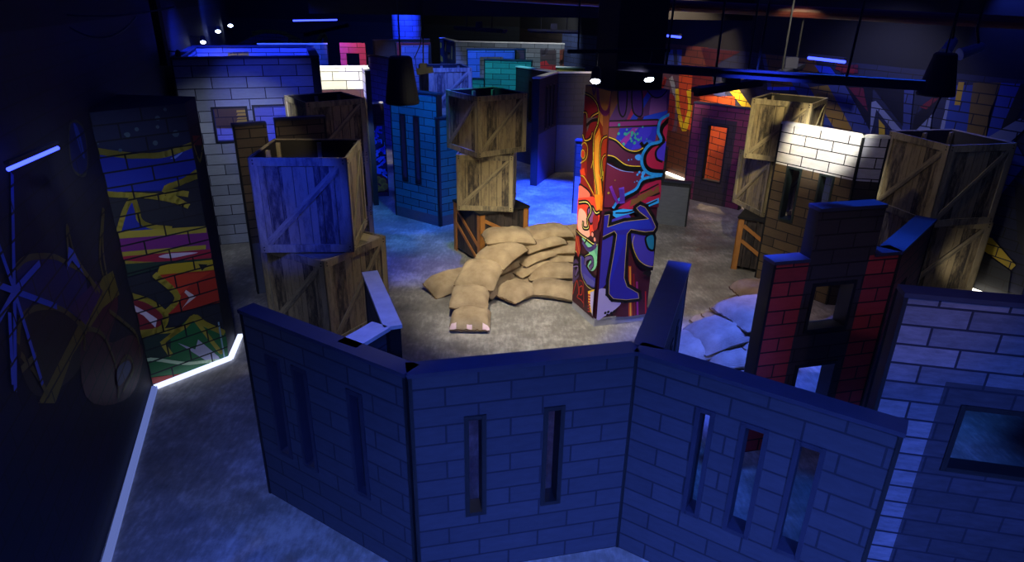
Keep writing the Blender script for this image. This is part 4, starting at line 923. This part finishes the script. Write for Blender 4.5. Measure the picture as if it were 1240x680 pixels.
spot((-4.6, 13, 3.5), (-6.6, 18, 2.3), BLU, 1200, 70, .5)
spot((-2.4, 9.7, 3.6), (-2.75, 11.0, 2.15), (1, .96, .85), 800, 32, .3)
spot((-2.5, 9.9, 1.5), (-2.4, 11.2, .7), (.3, .5, 1), 60, 50, .5)
spot((-3.9, 15.2, 3.4), (-3.9, 16.7, 2.0), (1, .5, .6), 160, 50, .4)
spot((-.4, 13.2, 3.6), (-.2, 15, 1.6), (.1, .6, .8), 260, 60, .5)
spot((-1.2, 14.6, 3.7), (-.7, 15.8, 1.9), (.05, .1, 1), 500, 50, .5)
spot((-2.6, 15.6, 3.7), (-2.5, 17.1, 1.9), (.1, .2, 1), 700, 50, .5)
spot((.8, 16.0, 3.5), (.4, 17.6, 2.1), (.85, .9, 1), 170, 90, .5)
spot((-3.0, 17.8, 3.7), (-3.0, 19.0, 2.2), BLU, 900, 60, .5)
spot((-.9, 9.8, 3.7), (-1.1, 11.4, 1.7), BLU, 900, 40, .4)
spot((.4, 12.0, 3.6), (.8, 13.1, 1.9), (1, .97, .85), 50, 60, .8)
spot((2.2, 10.4, 3.4), (2.9, 13.0, 1.6), (1, .75, .5), 420, 70, .5)
spot((3.5, 11.65, 2.3), (3.75, 11.95, .6), (1, .7, .4), 180, 100, .8, .02)
spot((3.0, 9.3, 3.5), (3.4, 11, 1), (.8, .55, 1), 110, 50, .5)
spot((5.0, 7.0, .3), (5.9, 7.3, .6), WHT, 3, 120, .8)
spot((-2.2, 3.4, 3.2), (-3.1, 5.3, .8), (.8, .85, 1), 60, 34, .7)
# broad blue wash close to the viewer, from added unseen lamps
for x_, t_, e_ in ((-2.0, -2.1, 2300), (-.3, -.2, 1600), (1.7, 1.8, 1600)):
    spot((x_, -.6, 3.5), (t_, 1.7, .0), (.09, .18, 1.0), e_, 74, 1.0, .4)
spot((-1.4, 2.6, 3.5), (-3.0, 5.1, 1.2), (.5, .58, 1), 80, 40, .6)  # added unseen fill on the left column
spot((-.8, 1.0, 3.3), (-2.8, 3.6, 1.2), (.3, .38, 1), 110, 56, .8)  # added unseen fill on the left wall mural
spot((1.4, .8, 3.4), (2.3, 4.3, 1.2), (.9, .6, .75), 60, 26, .7)  # added unseen fill that brings out the red brick
spot((-.7, 5.2, 3.4), (-.88, 3.8, 1.4), (1, .95, .7), 26, 34, .8)
area((0, 8, 3.85), (0, 8, 0), (.03, .06, 1.0), 45, 9, 12)
w = bpy.data.worlds.new('world'); bpy.context.scene.world = w; w.use_nodes = True
w.node_tree.nodes['Background'].inputs[0].default_value = (.01, .02, .12, 1); w.node_tree.nodes['Background'].inputs[1].default_value = .25
sc = bpy.context.scene; sc.view_settings.view_transform = 'Standard'; sc.view_settings.look = 'None'; sc.view_settings.exposure = 0
sc.cycles.use_denoising = True; sc.cycles.max_bounces = 5; sc.cycles.sample_clamp_indirect = 4
